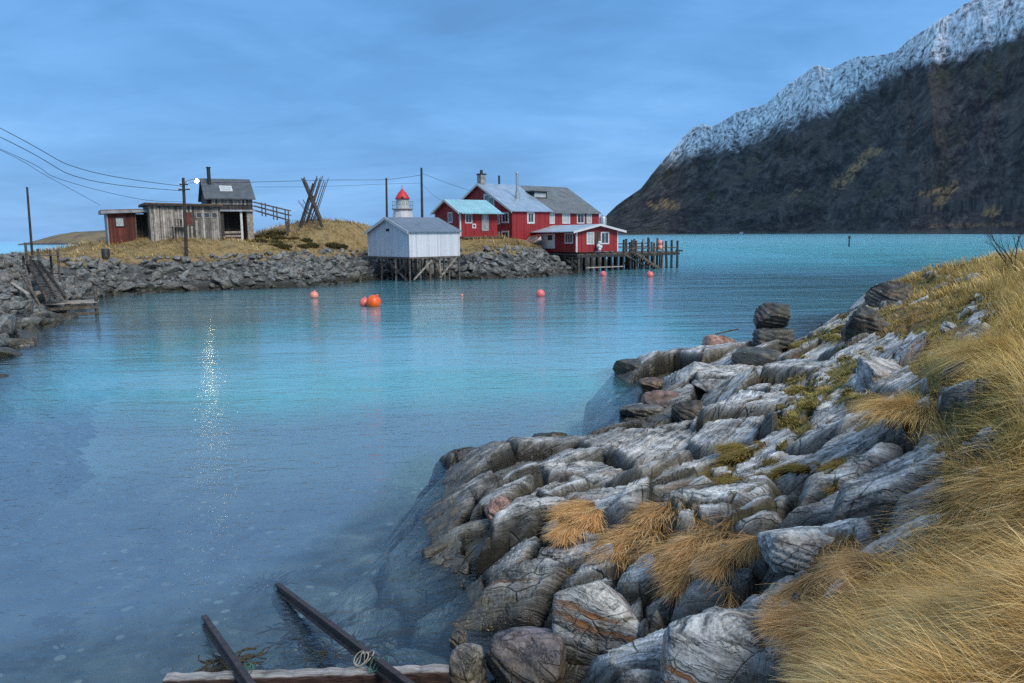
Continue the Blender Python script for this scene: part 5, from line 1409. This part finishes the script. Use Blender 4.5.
for i in range(9000):
    x, y = Pp[i]; z = ZZ[i]
    if z < -.75 or z > 2.75: continue
    px, py = proj((x, y, z))
    if px < -60 or px > 600: continue
    r = rg_.uniform(.13, .86) ** 1.3 * (1 - .12 * (z > 1.8)); 
    if any((x - a) ** 2 + (y - b) ** 2 < (.52 * (r + c)) ** 2 for a, b, c, *_ in acc): continue
    acc.append((x, y, r, z, px, py))
# stones of the breakwater on the outer side of the track and under the big houses
for i in range(70):
    px = rg_.uniform(-25, 46); Yq = rg_.uniform(51, 57); p = at(px, 258, Yq); zz0 = hz(p.x, p.y)
    acc.append((p.x, p.y, rg_.uniform(.3, .62), max(2.2, zz0) + (.45 * rg_.random() if px < 30 else .1), px, 250))
acc.sort(key=lambda a: -a[2] / a[1])
print('riprap', len(acc))
def rip_info(px):
    if px < 102: return ('angular dark stone in the steep rubble bank at the left edge, by the landing stage', 'stones of the left bank')
    if px < 362: return ('angular grey stone in the rubble bank below the sheds and the grassy mound', 'stones of the bank below the mound')
    return ('angular grey stone in the rubble bank below the boathouse and red houses', 'stones of the bank below the red houses')
Vs, Ts, nv = [], [], 0
for n_, (x, y, r, z, px, py) in enumerate(acc):
    rot = Matrix.Rotation(rg_.uniform(0, 6.3), 3, 'Z') @ Matrix.Rotation(rg_.uniform(-.6, .6), 3, 'X') @ Matrix.Rotation(rg_.uniform(-.6, .6), 3, 'Y')
    sc_ = (r * rg_.uniform(.85, 1.25), r * rg_.uniform(.8, 1.1), r * rg_.uniform(.8, 1.1)); k = n_ % 14
    if n_ < 262:
        o = bpy.data.objects.new('riprap_boulder', RIPM[k]); COL.objects.link(o); o.location = (x, y, z + r * .18); o.rotation_euler = rot.to_euler(); o.scale = sc_
        lab, grp = rip_info(px); tag(o, lab, 'boulder', grp)
    else:
        V = np.empty(len(RIPM[k].vertices) * 3); RIPM[k].vertices.foreach_get('co', V); V = V.reshape(-1, 3) * np.array(sc_); V = V @ np.array(rot).T + np.array((x, y, z + r * .18))
        F = ICO[3][1]; Vs.append(V); Ts.append(F + nv); nv += len(V)
if Vs:
    me = np_mesh('bank_rubble', np.concatenate(Vs), None, False, T=np.concatenate(Ts)); me.materials.append(rock_mat('bank_rubble', local=True, stripes=3.0, tint=(.36, .38, .38), rust=.25))
    tag(link_mesh('bank_rubble', me), 'small rubble filling the stone banks between the larger stones', 'rubble', kind='stuff')

# ================================================================ grass
def blades(P, az_, L, a, b, c, d, w, col, tipk=1.25, twist=None):
    """ribbon blades; horizontal reach L*(a t + b t^2), height L*(c t - d t^2)"""
    n = len(P); ts = np.array([0, .36, .72, 1.0]); hd = np.stack([np.cos(az_), np.sin(az_), np.zeros(n)], 1); tw = az_ + np.pi / 2 if twist is None else twist
    sd = np.stack([np.cos(tw), np.sin(tw), np.zeros(n)], 1)
    V = np.empty((n, 8, 3)); C = np.empty((n, 8, 3))
    for k, t_ in enumerate(ts):
        ctr = P + hd * (L * (a * t_ + b * t_ * t_))[:, None]; ctr[:, 2] += L * (c * t_ - d * t_ * t_)
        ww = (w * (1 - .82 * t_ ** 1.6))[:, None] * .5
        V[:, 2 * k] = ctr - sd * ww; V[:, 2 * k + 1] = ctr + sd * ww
        cc = col * (.42 + (tipk - .42) * t_); C[:, 2 * k] = cc; C[:, 2 * k + 1] = cc  # roots darkened, tips paled: shade in the gaps put into blade colour
    base = (np.arange(n) * 8)[:, None]
    Q = np.concatenate([base + np.array([2 * k, 2 * k + 1, 2 * k + 3, 2 * k + 2]) for k in range(3)], 1).reshape(n, 3, 4).reshape(-1, 4)
    return V.reshape(-1, 3), Q, C.reshape(-1, 3)
t = NT('grass_blade'); cc = t.attr('Col', 'Color')
df_ = t.n('BsdfDiffuse', Color=cc).outputs[0]; tr_ = t.n('BsdfTranslucent', Color=cc).outputs[0]
mx_ = t.n('MixShader', Fac=.28, i1=df_, i2=tr_).outputs[0]; t.t.links.new(mx_, t.out.inputs[0]); M_grass = t.m
PAL = {1: [(.68, .43, .20), (.58, .33, .12), (.78, .56, .30), (.42, .23, .08)], 2: [(.82, .59, .25), (.64, .41, .14), (.88, .71, .38), (.46, .27, .09), (.74, .48, .17)],
       3: [(.78, .58, .25), (.62, .43, .15), (.84, .68, .34), (.50, .32, .10), (.42, .34, .10)], 4: [(.27, .24, .07), (.38, .29, .10), (.46, .35, .14), (.19, .18, .055)], 5: [(.33, .22, .08), (.25, .17, .06), (.22, .20, .05)]}
def pick(kind, n, rg):
    p = np.array(PAL[kind]); i = rg.integers(0, len(p), n); j = rg.integers(0, len(p), n); f = rg.random(n)[:, None]
    return (p[i] * f + p[j] * (1 - f)) * rg.uniform(.75, 1.2, n)[:, None]
gq = np.random.default_rng(71)
area = (RRR ** 2) * np.gradient(np.log(rr))[None, :] * np.abs(np.gradient(az))[:, None]
PXn, PYn = nproj(X, Y, Zn)
vis = (PXn > -60) & (PXn < 1180) & (PYn < 830) & (Y > 1.5) & (GM > 0) & (RRR < 44)
def sample(n, wgt):
    p = wgt.ravel(); p = p / p.sum(); idx = gq.choice(p.size, n, p=p); i, j = np.unravel_index(idx, X.shape)
    da = np.gradient(az)[i]; dr = np.gradient(np.log(rr))[j]
    A_ = az[i] + da * gq.uniform(-.5, .5, n); r_ = rr[j] * np.exp(dr * gq.uniform(-.5, .5, n))
    x, y = r_ * np.sin(A_), r_ * np.cos(A_); return x, y, near_z(x, y), KD[i, j], r_, PXn[i, j], PYn[i, j]
clump = sstep(-.12, .2, fbm(X * 3.2, Y * 3.2, 0, 3, 301)) * .96 + .04
VV, QQ, CC2, nb_ = [], [], [], 0
def emit(V, Q, C):
    global nb_
    VV.append(V); QQ.append(Q + nb_); CC2.append(C); nb_ += len(V)
def field(x, y, k=1.0, seed=310):
    c = cellgrid(x * 3.6, y * 3.6, seed)
    return (fbm(x * .55, y * .55, 0, 3, seed) * 2.0 + (c[2] - .5) * 1.9) * k
for kind, n, dens in ((1, 40000, lambda r: 1 / r ** 1.2), (2, 40000, lambda r: 1 / r ** 1.3), (3, 66000, lambda r: 1 / r ** 1.5), (4, 26000, lambda r: 1 / r ** 1.4), (5, 12000, lambda r: 1 / r ** 1.4)):
    wgt = area * vis * (KD == kind) * dens(RRR) * clump
    if wgt.sum() == 0: continue
    x, y, z, kd, r_, px, py = sample(n, wgt)
    w = np.maximum(.0034, .00075 * r_) * gq.uniform(.55, 1.5, n); col = pick(kind, n, gq) * (gq.uniform(.75, 1.35, n))[:, None]
    col = col * (.8 + .35 * (fbm(x * 1.3, y * 1.3, 0, 3, 333) + .5))[:, None]
    one = np.ones(n); u = gq.random(n)
    if kind == 1:      # matted, combed downhill
        az_ = R(215) + field(x, y, 1.0) + gq.normal(0, .5, n); L = gq.uniform(.09, .30, n)
        hump = .5 + .5 * fbm(x * 2.3, y * 2.3, 0, 2, 320)
        emit(*blades(np.stack([x, y, z + .005 + .025 * hump * u], 1), az_, L, .75 * one, .25 * one, gq.uniform(.05, .40, n), gq.uniform(.15, .5, n), w, col))
    elif kind == 2:    # long fallen straw
        az_ = R(200) + field(x, y, 1.0) + gq.normal(0, .6, n); L = gq.uniform(.20, .48, n)
        up = gq.random(n) ** 2.2
        emit(*blades(np.stack([x, y, z - .01 + .08 * u * u], 1), az_, L, .30 + .4 * (1 - up), .35 * one, .35 + .75 * up, .35 + .35 * gq.random(n) * (1 - up), w, col))
    elif kind == 3:
        g_ = green[np.clip(np.searchsorted(az, np.arctan2(x, y)), 0, NA - 1), np.clip(np.searchsorted(rr, np.hypot(x, y)), 0, NRr - 1)]
        gc = pick(4, n, gq); k = (gq.random(n) < g_ * .5)[:, None]; col = np.where(k, gc, col)
        tall = np.clip((px - 930) / 90, 0, 1) * (py < 480) * .34 + .17 + .10 * (py < 300)
        az_ = R(195) + field(x, y, 1.0) + gq.normal(0, .6, n); L = (tall * gq.uniform(.55, 1.25, n)) * np.where(k[:, 0], .45, 1.0); up = gq.random(n) ** .8
        emit(*blades(np.stack([x, y, z - .02], 1), az_, L, .12 + .35 * (1 - up), .25 + .25 * (1 - up), .65 + .45 * up, .25 + .35 * (1 - up), w * 1.05, col))
    elif kind == 4:
        az_ = gq.uniform(0, 6.28, n); L = gq.uniform(.04, .13, n)
        emit(*blades(np.stack([x, y, z - .01], 1), az_, L, .4 * one, .3 * one, .9 * one, .4 * one, w * 1.3, col))
    else:
        az_ = R(210) + field(x, y, .8) + gq.normal(0, .6, n); L = gq.uniform(.08, .24, n)
        emit(*blades(np.stack([x, y, z - .01], 1), az_, L, .45 * one, .35 * one, .7 * one, .5 * one, w, col))
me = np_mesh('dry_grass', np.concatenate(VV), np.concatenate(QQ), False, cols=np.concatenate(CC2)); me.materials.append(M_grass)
tag(link_mesh('dry_grass', me), 'dry straw coloured grass and brown mats covering the rocky slope', 'grass', kind='stuff')

def tussock(px, py, z, n, rad, L0, label, seed, lean=R(195), kind=2):
    rg = np.random.default_rng(seed); c = gnd(px, py, z); zz = float(near_z([c.x], [c.y])[0])
    a = rg.uniform(0, 6.283, n); r = rad * np.sqrt(rg.random(n)) * .55
    P = np.stack([r * np.cos(a), r * np.sin(a), -.05 + 0 * r], 1); out = r / (rad * .55)
    dx = np.cos(a) * out * .8 + np.cos(lean) * .75 + rg.normal(0, .25, n); dy = np.sin(a) * out * .8 + np.sin(lean) * .75 + rg.normal(0, .25, n)
    az_ = np.arctan2(dy, dx); L = L0 * rg.uniform(.55, 1.25, n); k = np.clip(out + rg.normal(0, .2, n), 0, 1.2)
    V, Q, C = blades(P, az_, L, .10 + .28 * k, .25 + .40 * k, 1.0 - .15 * k, .30 + .50 * k, rg.uniform(.0022, .005, n), pick(kind, n, rg))
    me = np_mesh('grass_tussock', V, Q, False, cols=C); me.materials.append(M_grass); o = link_mesh('grass_tussock', me); o.location = (c.x, c.y, zz)
    tag(o, label, 'grass')
tussock(1008, 600, 2.35, 3000, .36, .40, 'largest straw tussock drooping to the left at the lower right edge', 1)
tussock(970, 668, 1.95, 2400, .34, .34, 'straw tussock at the bottom edge left of the largest one', 2)
tussock(1014, 345, 2.8, 4200, .7, .62, 'tall pale upright grass tussock on the crest at the right edge', 3, R(180), 3)
tussock(912, 428, 2.1, 3200, .6, .36, 'reddish straw tussock at the right end of the pale rock slabs', 4, R(215), 2)
tussock(893, 600, 1.75, 2600, .35, .3, 'low brown tussock right of the flat pale slab', 5, R(205), 1)

# grass on the headland
gh = np.random.default_rng(9); n = 85000
x = gh.uniform(-62, 12, n); y = gh.uniform(22, 100, n); z, s_ = head_z(x, y); px, py = nproj(x, y, z)
dr = polydist(x, y, [tuple(p) for p in RD], closed=False)
keep = (z > 2.35) & (px > -30) & (px < 560) & (s_ > 2.9) & (dr > 1.7) & (fbm(x * .5, y * .5, 0, 3, 12) > -.35)
for H_ in (fs, cb, mr, wr_, sr, ps, bh):
    lx = (x - H_.A.x) * H_.u.x + (y - H_.A.y) * H_.u.y; ly = (x - H_.A.x) * H_.v.x + (y - H_.A.y) * H_.v.y
    keep &= ~((lx > -.4) & (lx < H_.Lu + .2) & (ly > -.3) & (ly < H_.Lv))
x, y, z = x[keep], y[keep], z[keep]; n = len(x); one = np.ones(n)
col = pick(3, n, gh); gsel = fbm(x * .3, y * .3, 0, 3, 15) > .18; col[gsel] = pick(5, int(gsel.sum()), gh)
dk = fbm(x * .35 + 9, y * .35, 0, 3, 16) > .2; col[dk] *= .45
V, Q, C = blades(np.stack([x, y, z - .05], 1), R(190) + gh.normal(0, .9, n), gh.uniform(.25, .75, n), .25 * one, .3 * one, .95 * one, .35 * one, gh.uniform(.03, .07, n), col)
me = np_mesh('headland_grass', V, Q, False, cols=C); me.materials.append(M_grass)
tag(link_mesh('headland_grass', me), 'tan and brown grass covering the headland around the houses', 'grass', kind='stuff')

# ================================================================ bare shrub, seaweed, markers
def shrub(px, py, z, seed, H, label, spread=1.0, lean=(-.25, 0)):
    c = gnd(px, py, z); zz = float(near_z([c.x], [c.y])[0]); e = empty('bare_shrub', (c.x, c.y, zz - .05), 0, label, 'shrub'); rs = random.Random(seed)
    def grow(mb, p, d, L, r, dep):
        pts = [p]; q = p.copy(); dd = d.copy(); ns = 5
        for k in range(ns):
            dd = (dd + Vector((rs.uniform(-.22, .22), rs.uniform(-.22, .22), rs.uniform(-.06, .16)))).normalized(); q = q + dd * (L / ns); pts.append(q.copy())
            if dep < 3 and k > 0 and rs.random() < .85:
                sd_ = (dd + Vector((rs.uniform(-1, 1), rs.uniform(-1, 1), rs.uniform(-.1, .6))) * .75).normalized()
                grow(mb, q, sd_, L * rs.uniform(.4, .62), r * .5 * (1 - k / ns * .4), dep + 1)
        mb.path(pts, r, 5 if dep else 7, r1=r * .45)
    for k in range(6):
        a = k * 1.05 + rs.uniform(-.3, .3); d = Vector((math.cos(a) * .55 * spread + lean[0], math.sin(a) * .45 * spread + lean[1], 1)).normalized()
        m = MB(); grow(m, Vector((math.cos(a) * .08, math.sin(a) * .08, 0)), d, H * rs.uniform(.7, 1.05), .020, 0); m.build('stem', M_pole, e)
shrub(1019, 262, 3.12, 3, 1.35, 'bare dark shrub rising from the tall grass at the right edge', 1.25, (-.35, 0))

M_weed = plain_mat('bladder_wrack', (.055, .042, .014), .35, .6, 14, bump=.6, c2=(.012, .011, .006))
def weed(label, px, py, L, seed, z=.0, group=None, n=14):
    rs = random.Random(seed); c = gnd(px, py, z - .03); m = MB()
    for k in range(n * 2):
        a = rs.uniform(0, 6.28); p = Vector((rs.uniform(-.3, .3) * L, rs.uniform(-.3, .3) * L, .004)); pts = []
        for j in range(6):
            pts.append(p.copy()); a += rs.uniform(-.7, .7); p = p + Vector((math.cos(a), math.sin(a), 0)) * L * .16; p.z = rs.uniform(-.012, .02)
        m.path(pts, .014 * L + .006, 5, r1=.008 * L + .003)
    o = m.build('seaweed', M_weed); o.location = c; return tag(o, label, 'seaweed', group)
weed('upper left of the dark seaweed clumps floating near the left edge', 40, 621, .10, 1)
weed('largest dark seaweed clump floating near the left edge', 54, 620, .22, 2)
weed('right hand dark seaweed clump floating near the left edge', 65, 626, .2, 3)
weed('lowest of the dark seaweed clumps floating near the left edge', 54, 642, .22, 4)
weed('brown seaweed clump trailing at the sunken end of the long rail', 270, 583, .35, 5)
weed('brown seaweed tangled round the short left rail', 229, 664, .38, 6, .12, n=20)
weed('brown seaweed strands on the sunken timber beside the long rail', 305, 630, .5, 7, .0, n=22)
weed('brown seaweed at the near end of the sunken timber', 322, 656, .4, 8, .01, n=20)
weed('yellow brown seaweed strand in the shallows right of the long rail', 372, 646, .4, 9, -.02)
# sea marker
q = gnd(849, 247, 0); e = empty('sea_marker', (q.x, q.y, 0), 0, 'thin dark marker post standing in the fjord in front of the mountain', 'marker')
m = MB(); m.tube((0, 0, -2), (0, 0, 2.5), .22, .18, 8); m.build('post', M_black, e); m = MB(); m.box((0, 0, 2.5), (.7, .1, .5)); m.build('topmark', M_black, e)
# tiny houses at the foot of the mountain
for px, w_, D_, lab in ((741, 7, 2010, 'tiny white cabin at the waterline of the mountain, leftmost of three'), (890, 7, 1130, 'tiny white cabin at the waterline of the mountain, middle of three'), (917, 6, 1080, 'tiny pale cabin at the waterline of the mountain, rightmost of three')):
    p = at(px, 233, D_); e = empty('shore_cabin', (p.x, p.y, 1.0), R(20), lab, 'cabin', 'cabins on the far shore')
    m = MB(); m.prism([(0, 0), (5, 0), (5, 3), (2.5, 4.6), (0, 3)], 0, w_, 'x'); m.build('wall', M_wtrim, e)
    m = MB(); m.prism([(-.4, 2.8), (2.5, 4.65), (5.4, 2.8), (5.4, 3.0), (2.5, 4.9), (-.4, 3.0)], -.3, w_ + .3, 'x'); m.build('roof', M_roofdark, e)

def heather(px, py, Y, w_, h_, seed):
    rg = np.random.default_rng(seed); p = at(px, py, Y); z0 = hz(p.x, p.y); n = 1500
    a = rg.uniform(0, 6.283, n); r = np.sqrt(rg.random(n)); P = np.stack([r * np.cos(a) * w_ * .5, r * np.sin(a) * w_ * .35, (1 - r ** 2) * h_ * .45 * rg.random(n) - .1], 1)
    pal = np.array([(.17, .17, .075), (.25, .18, .10), (.12, .13, .06), (.36, .27, .12)]); col = pal[rg.integers(0, 4, n)] * rg.uniform(.6, 1.3, n)[:, None]
    one = np.ones(n); V, Q, C = blades(P, a + rg.normal(0, .6, n), rg.uniform(.25, .6, n) * h_, .3 * one, .3 * one, .95 * one, .3 * one, rg.uniform(.04, .10, n), col)
    me = np_mesh('heather_bush', V, Q, False, cols=C); me.materials.append(M_grass); o = link_mesh('heather_bush', me); o.location = (p.x, p.y, z0)
    tag(o, 'low dark heather bush on the slope of the grassy mound left of the boathouse', 'bush', 'heather bushes on the mound')
rh = random.Random(21)
for i in range(26):
    px = rh.uniform(255, 368); Yh = rh.uniform(69.5, 78); p = at(px, 240, Yh)
    if hz(p.x, p.y) > 2.7: heather(px, 240, Yh, rh.uniform(.8, 1.8), rh.uniform(.35, .75), 500 + i)
